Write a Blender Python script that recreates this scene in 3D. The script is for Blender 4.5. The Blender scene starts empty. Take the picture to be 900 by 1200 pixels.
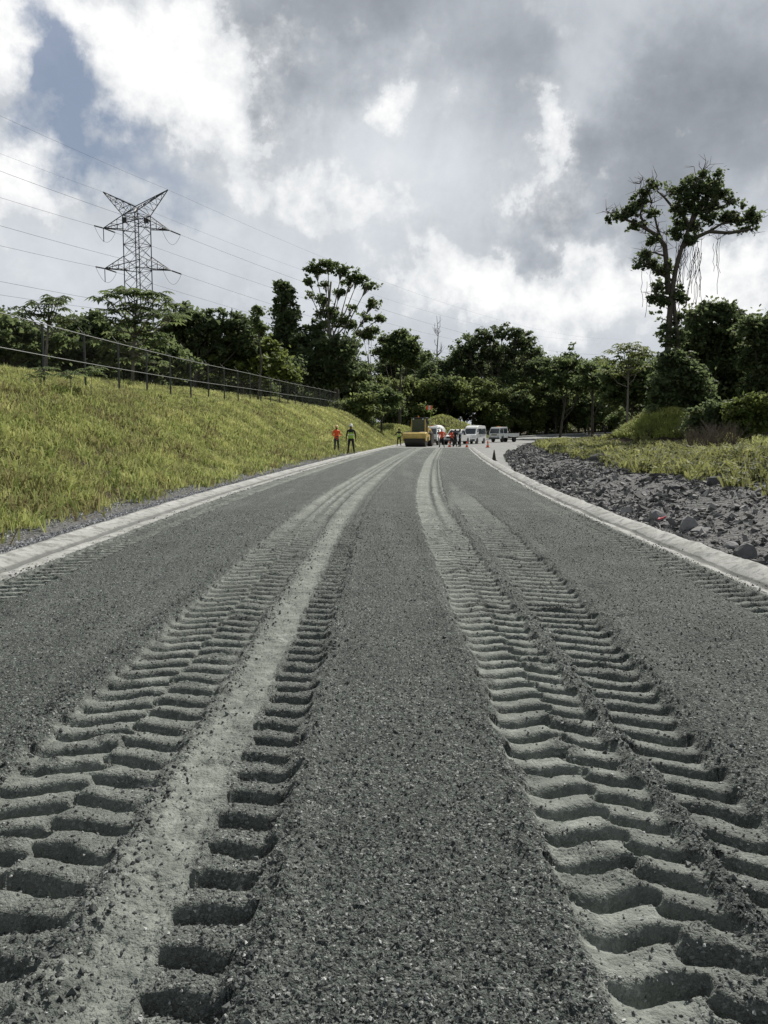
import bpy, math, random
import numpy as np
from mathutils import Vector, Matrix

random.seed(7)
rng = np.random.default_rng(11)
R = math.radians
scene = bpy.context.scene
COL = scene.collection

# ------------------------------------------------------------------ frame of the place
CAM_H = 1.5
FPX, HORIZ = 942.0, 506.0          # focal length and horizon of the photograph in its own pixels


def X(px, d):                       # ground x of something seen at column px, d metres ahead
    return (px - 450.0) / FPX * d


def Zp(py, d):                      # height of something seen at row py, d metres ahead
    return CAM_H + (HORIZ - py) / FPX * d


PITCHED = math.atan((600 - HORIZ) / FPX)


def ray(px, py, d):
    """point d metres ahead that the photograph shows at (px, py)"""
    u, v = (px - 450) / FPX, (600 - py) / FPX
    dy = math.cos(PITCHED) + v * math.sin(PITCHED)
    dz = -math.sin(PITCHED) + v * math.cos(PITCHED)
    return u * d / dy, d, CAM_H + dz * d / dy


TY = np.array([-60, 0, 12, 17, 22, 30, 36, 44, 52, 60, 75, 90, 110, 140.])
TX = np.array([0, 0, 0, .09, .32, .80, 1.2, 1.75, 2.42, 3.05, 4.35, 5.8, 8.4, 12.])


def T(y):
    """sideways shift of the road's centre as it bends to the right"""
    y = np.asarray(y, float)
    return (np.interp(y - 2, TY, TX) + np.interp(y, TY, TX) + np.interp(y + 2, TY, TX)) / 3


def sst(a, b, x):
    t = np.clip((x - a) / (b - a), 0, 1)
    return t * t * (3 - 2 * t)


def _hash(ix, iy, seed):
    h = (ix.astype(np.int64) * 374761393 + iy.astype(np.int64) * 668265263 + seed * 1442695041) & 0xffffffff
    h = ((h ^ (h >> 13)) * 1274126177) & 0xffffffff
    h = h ^ (h >> 16)
    return (h & 0xffffff).astype(np.float64) / 0xffffff


def vnoise(x, y, seed=0):
    ix, iy = np.floor(x), np.floor(y)
    fx, fy = x - ix, y - iy
    fx = fx * fx * (3 - 2 * fx)
    fy = fy * fy * (3 - 2 * fy)
    ix = ix.astype(np.int64)
    iy = iy.astype(np.int64)
    a = _hash(ix, iy, seed); b = _hash(ix + 1, iy, seed)
    c = _hash(ix, iy + 1, seed); d = _hash(ix + 1, iy + 1, seed)
    return (a + (b - a) * fx) * (1 - fy) + (c + (d - c) * fx) * fy


def fbm(x, y, octv=3, seed=0):
    s, a, tot = 0, 1.0, 0
    for k in range(octv):
        s = s + a * vnoise(x * 2 ** k + 17.3 * k, y * 2 ** k - 9.1 * k, seed + k)
        tot += a
        a *= .5
    return s / tot


# ------------------------------------------------------------------ materials
class NT:
    def __init__(self, tree):
        self.t = tree

    def n(self, typ, **kw):
        nd = self.t.nodes.new(typ)
        for k, v in kw.items():
            setattr(nd, k, v)
        return nd

    def put(self, sock, v):
        if isinstance(v, bpy.types.NodeSocket):
            self.t.links.new(v, sock)
        elif v is not None:
            sock.default_value = v

    def m(self, op, a, b=None, c=None, clamp=False):
        nd = self.n('ShaderNodeMath', operation=op)
        nd.use_clamp = clamp
        self.put(nd.inputs[0], a)
        if b is not None: self.put(nd.inputs[1], b)
        if c is not None: self.put(nd.inputs[2], c)
        return nd.outputs[0]

    def mix(self, f, a, b, mode='MIX'):
        nd = self.n('ShaderNodeMix', data_type='RGBA', blend_type=mode)
        self.put(nd.inputs[0], f)
        self.put(nd.inputs[6], a)
        self.put(nd.inputs[7], b)
        return nd.outputs[2]

    def noise(self, vec, scale, detail=4, rough=.55, dist=0.0):
        nd = self.n('ShaderNodeTexNoise')
        if vec is not None: self.put(nd.inputs['Vector'], vec)
        nd.inputs['Scale'].default_value = scale
        nd.inputs['Detail'].default_value = detail
        nd.inputs['Roughness'].default_value = rough
        nd.inputs['Distortion'].default_value = dist
        return nd.outputs[0]

    def voro(self, vec, scale, out='Color', feature='F1'):
        nd = self.n('ShaderNodeTexVoronoi', feature=feature)
        if vec is not None: self.put(nd.inputs['Vector'], vec)
        nd.inputs['Scale'].default_value = scale
        return nd.outputs[out]

    def ramp(self, f, stops, interp='LINEAR'):
        nd = self.n('ShaderNodeValToRGB')
        cr = nd.color_ramp
        cr.interpolation = interp
        while len(cr.elements) < len(stops):
            cr.elements.new(.5)
        for e, (p, c) in zip(cr.elements, stops):
            e.position = p
            e.color = (c, c, c, 1) if not isinstance(c, tuple) else (*c, 1)
        self.put(nd.inputs[0], f)
        return nd.outputs[0]

    def attr(self, name, out='Fac'):
        nd = self.n('ShaderNodeAttribute', attribute_name=name)
        return nd.outputs[out]

    def obj(self):
        return self.n('ShaderNodeTexCoord').outputs['Object']

    def pos(self):
        return self.n('ShaderNodeNewGeometry').outputs['Position']

    def bump(self, h, strength=.5, dist=.02, normal=None):
        nd = self.n('ShaderNodeBump')
        nd.inputs['Strength'].default_value = strength
        nd.inputs['Distance'].default_value = dist
        self.put(nd.inputs['Height'], h)
        if normal is not None: self.put(nd.inputs['Normal'], normal)
        return nd.outputs[0]


def mat_new(name):
    m = bpy.data.materials.new(name)
    m.use_nodes = True
    g = NT(m.node_tree)
    b = m.node_tree.nodes['Principled BSDF']
    return m, g, b


def plain(name, col, rough=.5, metal=0.0, var=.12, scale=6, dirt=.0, dirtcol=(.12, .11, .09), spec=.4, bump=0.0):
    m, g, b = mat_new(name)
    p = g.obj()
    n = g.noise(p, scale, 5, .6)
    lo = tuple(c * (1 - var) for c in col) + (1,)
    hi = tuple(min(1, c * (1 + var)) for c in col) + (1,)
    c = g.mix(n, lo, hi)
    if dirt > 0:
        n2 = g.noise(p, scale * .6, 6, .7)
        f = g.m('MULTIPLY', g.ramp(n2, [(.45, 0.0), (.7, 1.0)]), dirt)
        c = g.mix(f, c, (*dirtcol, 1))
    g.put(b.inputs['Base Color'], c)
    b.inputs['Roughness'].default_value = rough
    b.inputs['Metallic'].default_value = metal
    b.inputs['Specular IOR Level'].default_value = spec
    if bump:
        g.put(b.inputs['Normal'], g.bump(n, bump, .01))
    return m


def leaf_mat(name, dark, mid, light, trans=.35, rough=.62, four=None):
    m, g, b = mat_new(name)
    t = g.attr('tint')
    c = g.ramp(t, [(0.0, dark), (.5, mid), (1.0, light)] if four is None else four)
    g.put(b.inputs['Base Color'], c)
    b.inputs['Roughness'].default_value = rough
    b.inputs['Specular IOR Level'].default_value = .15
    tr = g.n('ShaderNodeBsdfTranslucent')
    c2 = g.mix(.5, c, tuple(min(1, v * 1.4) for v in light) + (1,))
    g.put(tr.inputs[0], c2)
    mx = g.n('ShaderNodeMixShader')
    mx.inputs[0].default_value = trans
    out = m.node_tree.nodes['Material Output']
    m.node_tree.links.new(b.outputs[0], mx.inputs[1])
    m.node_tree.links.new(tr.outputs[0], mx.inputs[2])
    m.node_tree.links.new(mx.outputs[0], out.inputs[0])
    return m


M = {}
M['leaf_dark'] = leaf_mat('leaf_dark', (.035, .05, .026), (.085, .118, .055), (.18, .22, .10), .5)
M['leaf_mid'] = leaf_mat('leaf_mid', (.036, .058, .026), (.095, .138, .055), (.20, .24, .10), .5)
M['leaf_bright'] = leaf_mat('leaf_bright', (.04, .06, .018), (.10, .14, .038), (.20, .235, .07), .4)
M['leaf_edge'] = leaf_mat('leaf_edge', (.035, .055, .02), (.105, .145, .05), (.24, .28, .10), .5)
M['leaf_yellow'] = leaf_mat('leaf_yellow', (.030, .036, .022), (.105, .125, .05), (.37, .38, .14), .35)
M['grass'] = leaf_mat('grass_blade', (.085, .075, .038), (.205, .235, .08), (.44, .44, .20), .35, .6, [(0.0, (.14, .095, .05)), (.28, (.18, .25, .06)), (.52, (.39, .435, .12)), (1.0, (.70, .68, .33))])
M['vine'] = leaf_mat('vine_stem', (.03, .03, .022), (.05, .05, .035), (.08, .08, .05), .05)
M['bark'] = plain('bark', (.075, .065, .052), .9, var=.5, scale=3, bump=.6)
M['bark_pale'] = plain('bark_pale', (.17, .155, .13), .9, var=.35, scale=2.5, bump=.5)
M['dry_twig'] = plain('dry_twig', (.13, .105, .08), .9, var=.3)
M['galv'] = plain('galvanised_steel', (.26, .27, .27), .6, .3, var=.15)
M['rail'] = plain('weathered_rail', (.20, .205, .20), .65, .2, var=.2)
M['fence_dark'] = plain('weathered_steel', (.06, .065, .06), .6, .4, var=.25)
M['wire'] = plain('chainlink_wire', (.045, .047, .045), .7, 0)
M['tower'] = plain('lattice_steel', (.085, .09, .095), .55, .4, var=.2)
M['cable'] = plain('cable_aluminium', (.10, .105, .11), .8, 0)
M['insul'] = plain('insulator_glass', (.04, .048, .048), .6, 0)
M['yellow'] = plain('machine_yellow', (.62, .45, .13), .4, var=.12, scale=3, dirt=.45)
M['steel'] = plain('worn_steel', (.10, .095, .09), .45, .6, var=.3, dirt=.4)
M['black'] = plain('black_paint', (.018, .018, .018), .45, dirt=.3)
M['rubber'] = plain('rubber', (.02, .02, .02), .85, dirt=.4)
M['white'] = plain('white_paint', (.78, .79, .78), .3, var=.04, dirt=.2, dirtcol=(.35, .32, .27))
M['offwhite'] = plain('aged_white_paint', (.62, .64, .64), .4, var=.08, dirt=.3, dirtcol=(.25, .23, .2))
M['glass'] = plain('tinted_glass', (.035, .045, .055), .08, var=.1, spec=.8)
M['lamp'] = plain('headlamp_glass', (.55, .57, .58), .1, spec=.8)
M['lamp_red'] = plain('tail_lamp', (.45, .02, .02), .2)
M['amber'] = plain('amber_lens', (.8, .25, .02), .25)
M['chrome'] = plain('chrome_grille', (.35, .36, .37), .25, .8)
M['grey_plastic'] = plain('grey_plastic', (.08, .085, .09), .6)
M['orange'] = plain('safety_orange', (.85, .105, .03), .7, var=.1)
M['lime'] = plain('hi_vis_lime', (.33, .52, .08), .7, var=.1)
M['reflect'] = plain('reflective_tape', (.62, .64, .6), .35)
M['cloth_black'] = plain('black_cloth', (.02, .021, .024), .9, var=.3)
M['cloth_blue'] = plain('navy_cloth', (.03, .04, .065), .9, var=.3)
M['cloth_grey'] = plain('grey_cloth', (.16, .17, .18), .9, var=.2)
M['cloth_pale'] = plain('pale_cloth', (.55, .57, .6), .9, var=.1)
M['skin'] = plain('skin', (.16, .085, .05), .6, var=.1)
M['boot'] = plain('boot_leather', (.035, .028, .022), .7)
M['helmet'] = plain('helmet_white', (.8, .79, .72), .35, var=.03)
M['helmet_y'] = plain('helmet_cream', (.75, .55, .25), .35, var=.03)
M['hair'] = plain('dark_hair', (.012, .01, .009), .8)
M['cone_dirty'] = plain('grimy_cone_rubber', (.05, .04, .03), .8, var=.3)
M['red_plastic'] = plain('red_plastic', (.42, .025, .05), .6)
M['slabwhite'] = plain('pale_concrete', (.62, .62, .58), .85, var=.12, bump=.3)


def rock_mat(name, lo, hi, spread=.0):
    m, g, b = mat_new(name)
    t = g.attr('tint')
    c = g.mix(t, (*lo, 1), (*hi, 1))
    n = g.noise(g.pos(), 22, 5, .65)
    c = g.mix(g.m('MULTIPLY', n, .6), c, tuple(v * .45 for v in lo) + (1,))
    g.put(b.inputs['Base Color'], c)
    b.inputs['Roughness'].default_value = .85
    g.put(b.inputs['Normal'], g.bump(n, .5, .02))
    return m


M['rubble'] = rock_mat('blasted_rock', (.06, .06, .06), (.36, .355, .345))
M['boulder'] = rock_mat('boulder_rock', (.08, .082, .085), (.30, .30, .30))
M['roadstone'] = rock_mat('crushed_stone', (.05, .057, .054), (.20, .215, .205))
M['chip'] = rock_mat('pale_chips', (.26, .27, .26), (.62, .63, .61))
M['bluestone'] = rock_mat('blue_gravel', (.15, .157, .168), (.46, .47, .49))


def road_mat():
    m, g, b = mat_new('crushed_aggregate_base')
    p = g.pos()
    fine = g.attr('fines')
    v1 = g.voro(p, 95, 'Color')
    v2 = g.voro(p, 230, 'Color')
    s1 = g.n('ShaderNodeSeparateColor'); g.put(s1.inputs[0], v1)
    s2 = g.n('ShaderNodeSeparateColor'); g.put(s2.inputs[0], v2)
    big = g.noise(p, 1.3, 4, .6)
    mid = g.noise(p, 9, 5, .65)
    k = g.m('MULTIPLY_ADD', s1.outputs[0], .5, g.m('MULTIPLY', s2.outputs[0], .5))
    grav = g.ramp(k, [(0.1, (.025, .030, .0275)), (.5, (.070, .080, .0735)), (.82, (.162, .182, .165)), (1.0, (.40, .42, .395))])
    chips = g.m('GREATER_THAN', s1.outputs[1], .965)
    grav = g.mix(g.m('MULTIPLY', chips, .7), grav, (.36, .37, .35, 1))
    fc = g.ramp(mid, [(.3, (.135, .150, .133)), (.55, (.222, .240, .214)), (.75, (.32, .337, .305))])
    fc = g.mix(g.m('MULTIPLY', g.m('GREATER_THAN', s2.outputs[1], .82), .45), fc, (.10, .11, .10, 1))
    ff = g.m('ADD', fine, g.m('MULTIPLY', g.m('SUBTRACT', mid, .5), g.m('MULTIPLY', fine, 1.1)), clamp=True)
    c = g.mix(ff, grav, fc)
    mp = g.n('ShaderNodeMapping'); g.put(mp.inputs['Vector'], p); mp.inputs['Scale'].default_value = (1.1, .07, 1)
    strk = g.noise(mp.outputs[0], 1.6, 4, .6)
    c = g.mix(g.m('MULTIPLY', g.ramp(big, [(.42, 0.0), (.66, 1.0)]), .38), c, (.040, .046, .042, 1))
    c = g.mix(g.m('MULTIPLY', g.ramp(strk, [(.50, 0.0), (.68, 1.0)]), .30), c, (.20, .215, .195, 1))
    g.put(b.inputs['Base Color'], c)
    b.inputs['Roughness'].default_value = .9
    b.inputs['Specular IOR Level'].default_value = .25
    d1 = g.voro(p, 75, 'Distance')
    d2 = g.voro(p, 190, 'Distance')
    h = g.m('ADD', g.m('MULTIPLY', d1, -.8), g.m('MULTIPLY', d2, -.45))
    h = g.m('ADD', h, g.m('MULTIPLY', g.noise(p, 40, 6, .7), .8))
    h = g.m('MULTIPLY', h, g.m('SUBTRACT', 1.0, g.m('MULTIPLY', fine, .62)))
    g.put(b.inputs['Normal'], g.bump(h, 1.0, .012))
    return m


def asphalt_mat():
    m, g, b = mat_new('old_pavement')
    p = g.pos()
    n = g.noise(p, .8, 6, .65)
    n2 = g.noise(p, 60, 4, .7)
    c = g.ramp(n, [(.3, (.13, .135, .13)), (.55, (.20, .205, .195)), (.75, (.29, .29, .275))])
    c = g.mix(g.m('MULTIPLY', n2, .35), c, (.08, .085, .085, 1))
    g.put(b.inputs['Base Color'], c)
    b.inputs['Roughness'].default_value = .85
    g.put(b.inputs['Normal'], g.bump(n2, .6, .006))
    return m


def concrete_mat():
    m, g, b = mat_new('kerb_concrete')
    p = g.pos()
    n = g.noise(p, 1.7, 6, .65)
    n2 = g.noise(p, 17, 6, .7)
    n3 = g.noise(p, 5.5, 5, .7, .6)
    c = g.ramp(n, [(.3, (.30, .305, .285)), (.6, (.40, .402, .385)), (.8, (.50, .50, .48))])
    c = g.mix(g.m('MULTIPLY', g.ramp(n3, [(.47, 0.0), (.60, 1.0)]), .8), c, (.15, .155, .145, 1))
    c = g.mix(g.m('MULTIPLY', g.ramp(n2, [(.55, 0.0), (.72, 1.0)]), .5), c, (.13, .135, .13, 1))
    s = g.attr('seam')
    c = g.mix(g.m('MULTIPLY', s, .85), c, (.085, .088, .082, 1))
    g.put(b.inputs['Base Color'], c)
    b.inputs['Roughness'].default_value = .9
    g.put(b.inputs['Normal'], g.bump(n2, .8, .012))
    return m


def terrain_mat():
    m, g, b = mat_new('soil_and_turf')
    p = g.pos()
    n = g.noise(p, .9, 6, .65)
    n2 = g.noise(p, 14, 6, .7)
    turf = g.ramp(n, [(.3, (.055, .05, .022)), (.5, (.09, .10, .032)), (.75, (.13, .145, .045))])
    soil = g.ramp(n2, [(.3, (.030, .024, .017)), (.6, (.060, .045, .030)), (.8, (.085, .068, .048))])
    t = g.attr('turf')
    c = g.mix(t, soil, turf)
    st = g.ramp(n2, [(.3, (.075, .077, .08)), (.55, (.165, .165, .163)), (.75, (.30, .298, .29))])
    c = g.mix(g.attr('stony'), c, st)
    g.put(b.inputs['Base Color'], c)
    b.inputs['Roughness'].default_value = .95
    b.inputs['Specular IOR Level'].default_value = .15
    g.put(b.inputs['Normal'], g.bump(g.m('ADD', n2, g.voro(p, 16, 'Distance')), .9, .05))
    return m


M['road'] = road_mat()
M['asphalt'] = asphalt_mat()
M['concrete'] = concrete_mat()
M['terrain'] = terrain_mat()


# ------------------------------------------------------------------ object helpers
def link(o, parent=None):
    COL.objects.link(o)
    if parent is not None:
        o.parent = parent
    return o


def tag(o, label=None, cat=None, group=None, kind=None):
    if label: o['label'] = label
    if cat: o['category'] = cat
    if group: o['group'] = group
    if kind: o['kind'] = kind
    return o


def empty(name, loc, label, cat, group=None, rz=0.0):
    o = bpy.data.objects.new(name, None)
    o.empty_display_size = .3
    o.location = loc
    o.rotation_euler = (0, 0, rz)
    link(o)
    return tag(o, label, cat, group)


def np_mesh(name, V, quads=None, tris=None, mat=None, smooth=False, parent=None, pattr=None, fattr=None):
    """one mesh object from numpy arrays"""
    me = bpy.data.meshes.new(name)
    V = np.ascontiguousarray(V, dtype=np.float32)
    me.vertices.add(len(V))
    me.vertices.foreach_set('co', V.ravel())
    idx, starts, off = [], [], 0
    for arr, k in ((quads, 4), (tris, 3)):
        if arr is not None and len(arr):
            arr = np.ascontiguousarray(arr, dtype=np.int32)
            idx.append(arr.ravel())
            starts.append(off + np.arange(len(arr), dtype=np.int32) * k)
            off += arr.size
    idx = np.concatenate(idx); starts = np.concatenate(starts)
    me.loops.add(len(idx))
    me.loops.foreach_set('vertex_index', idx)
    me.polygons.add(len(starts))
    me.polygons.foreach_set('loop_start', starts)
    me.update(calc_edges=True)
    me.polygons.foreach_set('use_smooth', np.full(len(starts), smooth, dtype=bool))
    for nm, arr in (pattr or {}).items():
        a = me.attributes.new(nm, 'FLOAT', 'POINT')
        a.data.foreach_set('value', np.ascontiguousarray(arr, dtype=np.float32).ravel())
    for nm, arr in (fattr or {}).items():
        a = me.attributes.new(nm, 'FLOAT', 'FACE')
        a.data.foreach_set('value', np.ascontiguousarray(arr, dtype=np.float32).ravel())
    if mat is not None: me.materials.append(mat)
    o = bpy.data.objects.new(name, me)
    return link(o, parent)


def grid_faces(nr, nc):
    i = np.arange(nr * nc, dtype=np.int32).reshape(nr, nc)
    return np.stack([i[:-1, :-1], i[:-1, 1:], i[1:, 1:], i[1:, :-1]], -1).reshape(-1, 4)


class MB:
    """collects simple shapes; build() makes them one mesh object"""

    def __init__(self):
        self.v, self.f = [], []

    def add(self, vs, fs):
        o = len(self.v)
        self.v += [tuple(v) for v in vs]
        self.f += [tuple(i + o for i in f) for f in fs]
        return self

    def box(self, c, s, rz=0.0, rx=0.0):
        vs = [Vector((sx * s[0] / 2, sy * s[1] / 2, sz * s[2] / 2)) for sx in (-1, 1) for sy in (-1, 1) for sz in (-1, 1)]
        m = Matrix.Translation(c) @ Matrix.Rotation(rz, 4, 'Z') @ Matrix.Rotation(rx, 4, 'X')
        vs = [m @ v for v in vs]
        return self.add(vs, [(0, 1, 3, 2), (4, 6, 7, 5), (0, 4, 5, 1), (2, 3, 7, 6), (0, 2, 6, 4), (1, 5, 7, 3)])

    def tube(self, pts, r, n=8, cap=True):
        pts = [Vector(p) for p in pts]
        if not isinstance(r, (list, tuple)): r = [r] * len(pts)
        vs, fs = [], []
        up = Vector((0, 0, 1))
        ref = None
        for i, p in enumerate(pts):
            t = (pts[min(i + 1, len(pts) - 1)] - pts[max(i - 1, 0)]).normalized()
            if ref is None:
                ref = t.cross(up if abs(t.z) < .95 else Vector((1, 0, 0))).normalized()
            a = (ref - t * ref.dot(t)).normalized()
            ref = a
            b = t.cross(a)
            for k in range(n):
                w = 2 * math.pi * k / n
                vs.append(p + (a * math.cos(w) + b * math.sin(w)) * r[i])
        for i in range(len(pts) - 1):
            for k in range(n):
                k2 = (k + 1) % n
                fs.append((i * n + k, i * n + k2, (i + 1) * n + k2, (i + 1) * n + k))
        if cap:
            fs.append(tuple(reversed(range(n))))
            fs.append(tuple(range((len(pts) - 1) * n, len(pts) * n)))
        return self.add(vs, fs)

    def lathe(self, prof, c=(0, 0, 0), n=20, axis='Z'):
        vs, fs = [], []
        for (r, h) in prof:
            for k in range(n):
                w = 2 * math.pi * k / n
                p = (r * math.cos(w), r * math.sin(w), h)
                if axis == 'X': p = (p[2], p[0], p[1])
                if axis == 'Y': p = (p[0], p[2], p[1])
                vs.append((p[0] + c[0], p[1] + c[1], p[2] + c[2]))
        m = len(prof)
        for i in range(m - 1):
            for k in range(n):
                k2 = (k + 1) % n
                fs.append((i * n + k, i * n + k2, (i + 1) * n + k2, (i + 1) * n + k))
        fs.append(tuple(range(n)))
        fs.append(tuple(range((m - 1) * n, m * n)))
        return self.add(vs, fs)

    def loft(self, prof, hw):
        """side profile [(y,z)] swept across the width; hw(y,z) = half width there"""
        n = len(prof)
        vs = [(-hw(y, z), y, z) for y, z in prof] + [(hw(y, z), y, z) for y, z in prof]
        fs = [tuple(range(n)), tuple(reversed(range(n, 2 * n)))]
        for i in range(n):
            j = (i + 1) % n
            fs.append((i, n + i, n + j, j))
        return self.add(vs, fs)

    def poly(self, pts):
        return self.add(pts, [tuple(range(len(pts)))])

    def slab(self, pts, d):
        """flat polygon given a thickness d (a vector)"""
        n = len(pts)
        d = Vector(d)
        vs = [Vector(p) for p in pts] + [Vector(p) + d for p in pts]
        fs = [tuple(range(n)), tuple(reversed(range(n, 2 * n)))]
        for i in range(n):
            j = (i + 1) % n
            fs.append((i, n + i, n + j, j))
        return self.add(vs, fs)

    def build(self, name, mat, parent=None, smooth=False, bevel=0.0):
        me = bpy.data.meshes.new(name)
        me.from_pydata(self.v, [], self.f)
        me.update()
        import bmesh
        bm = bmesh.new(); bm.from_mesh(me)
        bmesh.ops.recalc_face_normals(bm, faces=bm.faces)
        bm.to_mesh(me); bm.free()
        if mat is not None: me.materials.append(mat)
        o = bpy.data.objects.new(name, me)
        link(o, parent)
        if smooth:
            for p in me.polygons: p.use_smooth = True
        if bevel:
            b = o.modifiers.new('bevel', 'BEVEL'); b.width = bevel; b.segments = 2; b.limit_method = 'ANGLE'
        return o


def copy_tree(o, parent=None):
    c = o.copy()
    COL.objects.link(c)
    c.parent = parent
    for ch in list(o.children):
        copy_tree(ch, c)
    return c


# ------------------------------------------------------------------ terrain
HY = np.array([-60, 27, 60, 94, 103, 110, 118, 130, 160, 400.])
HZ = np.array([2.6, 2.85, 3.4, 3.95, 3.1, 2.3, 1.6, 1.2, 1.0, 1.0])
BY = np.array([-60, 26, 33, 50, 74, 105, 125, 400.])
BU = np.array([3.97, 3.97, 4.28, 5.2, 7.4, 10.6, 13., 20.])
PATH = np.array([(4.5, 68, 0), (6.4, 80, 0), (9.5, 95, 0), (14.5, 110, .03), (22, 124, .15), (33, 138, .45), (47, 150, .85), (64, 160, 1.3), (84, 168, 1.9), (120, 176, 3.0)])
_pp = []
for _i in range(len(PATH) - 1):
    for _t in np.linspace(0, 1, 12, endpoint=False):
        _pp.append(PATH[_i] * (1 - _t) + PATH[_i + 1] * _t)
_pp = np.array(_pp)
for _k in range(6):
    _pp[1:-1] = (_pp[:-2] + 2 * _pp[1:-1] + _pp[2:]) / 4


def path_near(x, y):
    best = np.full(x.shape, 1e9)
    zz = np.zeros(x.shape)
    for p in _pp[::3]:
        d = (x - p[0]) ** 2 + (y - p[1]) ** 2
        mk = d < best
        best = np.where(mk, d, best)
        zz = np.where(mk, p[2], zz)
    return np.sqrt(best), zz


def terrain_h(x, y):
    x = np.asarray(x, float); y = np.asarray(y, float)
    u = x - T(y)
    v = -(u + 4.40)
    Hc = np.interp(y, HY, HZ)
    ramp = np.clip((v - .45) / 6.9, 0, 1)
    ramp = .5 * ramp + .5 * sst(0, 1, ramp)
    left = .05 + Hc * ramp + 1.0 * sst(7.6, 13.5, v) * (1 - sst(88, 106, y)) + np.clip(v - 7.35, 0, 1e9) * .012 + 5 * sst(25, 110, v)
    left = left + (.34 * (fbm(x * .5, y * .5, 3, 3) - .5) + .14 * (fbm(x * 1.7, y * 1.7, 2, 6) - .5)) * sst(.5, 2, v)
    b = u - np.interp(y, BY, BU)
    right = .04 + .42 * sst(-.05, 2.4, b) + .2 * sst(3, 9, b) + .55 * sst(10, 30, b) + 3 * sst(45, 140, b)
    right = right + (.22 * (fbm(x * .9, y * .9, 3, 8) - .5) + .16 * (fbm(x * 3, y * 3, 3, 5) - .5)) * sst(0, 1.0, b)
    low = -.09
    h = np.where(v > 0, left, np.where(b > -.02, right, low))
    # the grassy bank behind the roller and the mound behind the van
    far = 2.5 * np.exp(-((x - .5) / 6.5) ** 2 - ((y - 118) / 7.0) ** 2) + 2.9 * np.exp(-(np.abs(x - 10.5) / 6.0) ** 3 - ((y - 132) / 8) ** 2) + 1.3 * np.exp(-((x - 9) / 3) ** 2 - ((y - 132) / 6) ** 2)
    far = far + .8 * (fbm(x * .4, y * .4, 3, 21) - .5) * sst(.3, 1, far)
    h = np.where(y > 95, np.maximum(h, far + low), h)
    h = h + 2.1 * np.exp(-(np.abs(x - 18.2) / 2.9) ** 2.6 - (np.abs(y - 51.5) / 3.2) ** 2.4)
    h = h + 3.5 * sst(150, 260, y)
    d, zz = path_near(x, y)
    w = 1 - sst(5.6, 9.5, d)
    w = np.where(y > 62, w, 0)
    h = h * (1 - w) + (zz - .12) * w
    return h


def build_terrain():
    xs = np.concatenate([-np.geomspace(900, 22, 40), np.arange(-21.5, -4.4, .42), [-4.3, -4.2, -3.8, -2, 0, 2, 3.3],
                         np.arange(3.6, 17, .22), np.arange(17.3, 40, 1.2), np.geomspace(41, 900, 34)])
    ys = np.concatenate([-np.geomspace(60, 8, 8), np.arange(-7, 6, .8), np.arange(6, 40, .35), np.arange(40.3, 150, .9),
                         np.arange(151, 260, 5), np.geomspace(266, 1500, 24)])
    A, Y = np.meshgrid(xs, ys)
    Xg = A + T(Y)                                   # columns follow the bend
    Z = terrain_h(Xg, Y)
    u = A; v = -(u + 4.40); b = u - np.interp(Y, BY, BU)
    stony = np.where(v > 0, 1 - sst(.62, .90, v + .25 * (fbm(Xg * 3, Y * 3, 2, 4) - .5)), 0)
    stony = np.maximum(stony, np.where(b > -.1, 1 - sst(3.0, 5.5, b + 1.5 * (fbm(Xg * .6, Y * .6, 3, 9) - .5)), 0) * (Y < 110))
    turf = np.where(v > .4, sst(.35, .6, fbm(Xg * .8, Y * .8, 3, 31)), sst(12, 17, b) * (.3 + .7 * sst(.4, .6, fbm(Xg * .4, Y * .4, 3, 35))))
    np_mesh('ground', np.stack([Xg, Y, Z], -1).reshape(-1, 3), grid_faces(*Xg.shape), mat=M['terrain'], smooth=True,
            pattr={'stony': stony, 'turf': turf})['kind'] = 'structure'


# ------------------------------------------------------------------ the fresh road base with its tyre tracks
PITCH = .20


def lug_col(u, y, a, b, side, phase, D, slant, warp, pitch=PITCH, curl=.085, taper=.35):
    wc = np.clip((u - a) / (b - a), -.3, 1.3)
    if side > 0: wc = 1 - wc
    yg = slant * wc + curl * np.exp(-np.clip(wc, 0, 2) / .16) - .15 * curl * np.sin(wc * 7.0)
    q = (y - yg + warp) / pitch + phase
    i = np.floor(q)
    p = q - i
    dd = D * (.78 + .42 * _hash(i, i * 0 + int(phase * 10), 77)) * np.interp(y, [1.6, 2.5, 4, 6, 9, 14, 20], [1.25, 1.25, 1.22, 1.08, .78, .48, .28])
    dd = dd * (taper + (1 - taper) * sst(0, .55, wc))
    t = np.clip(p / .19, 0, 1)
    rise = 1 - (1 - t) ** 2.3
    h = -dd * (1 - rise * (1 - .08 * np.clip((p - .2) / .4, 0, 1) - .92 * sst(.60, .95, p)))
    je = .05 * (_hash(i, i * 0 + 3, 78) - .5)
    m = sst(-.012, .03, u - a - je) * sst(-.012, .03, b - u + je)
    return h, m, p


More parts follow.
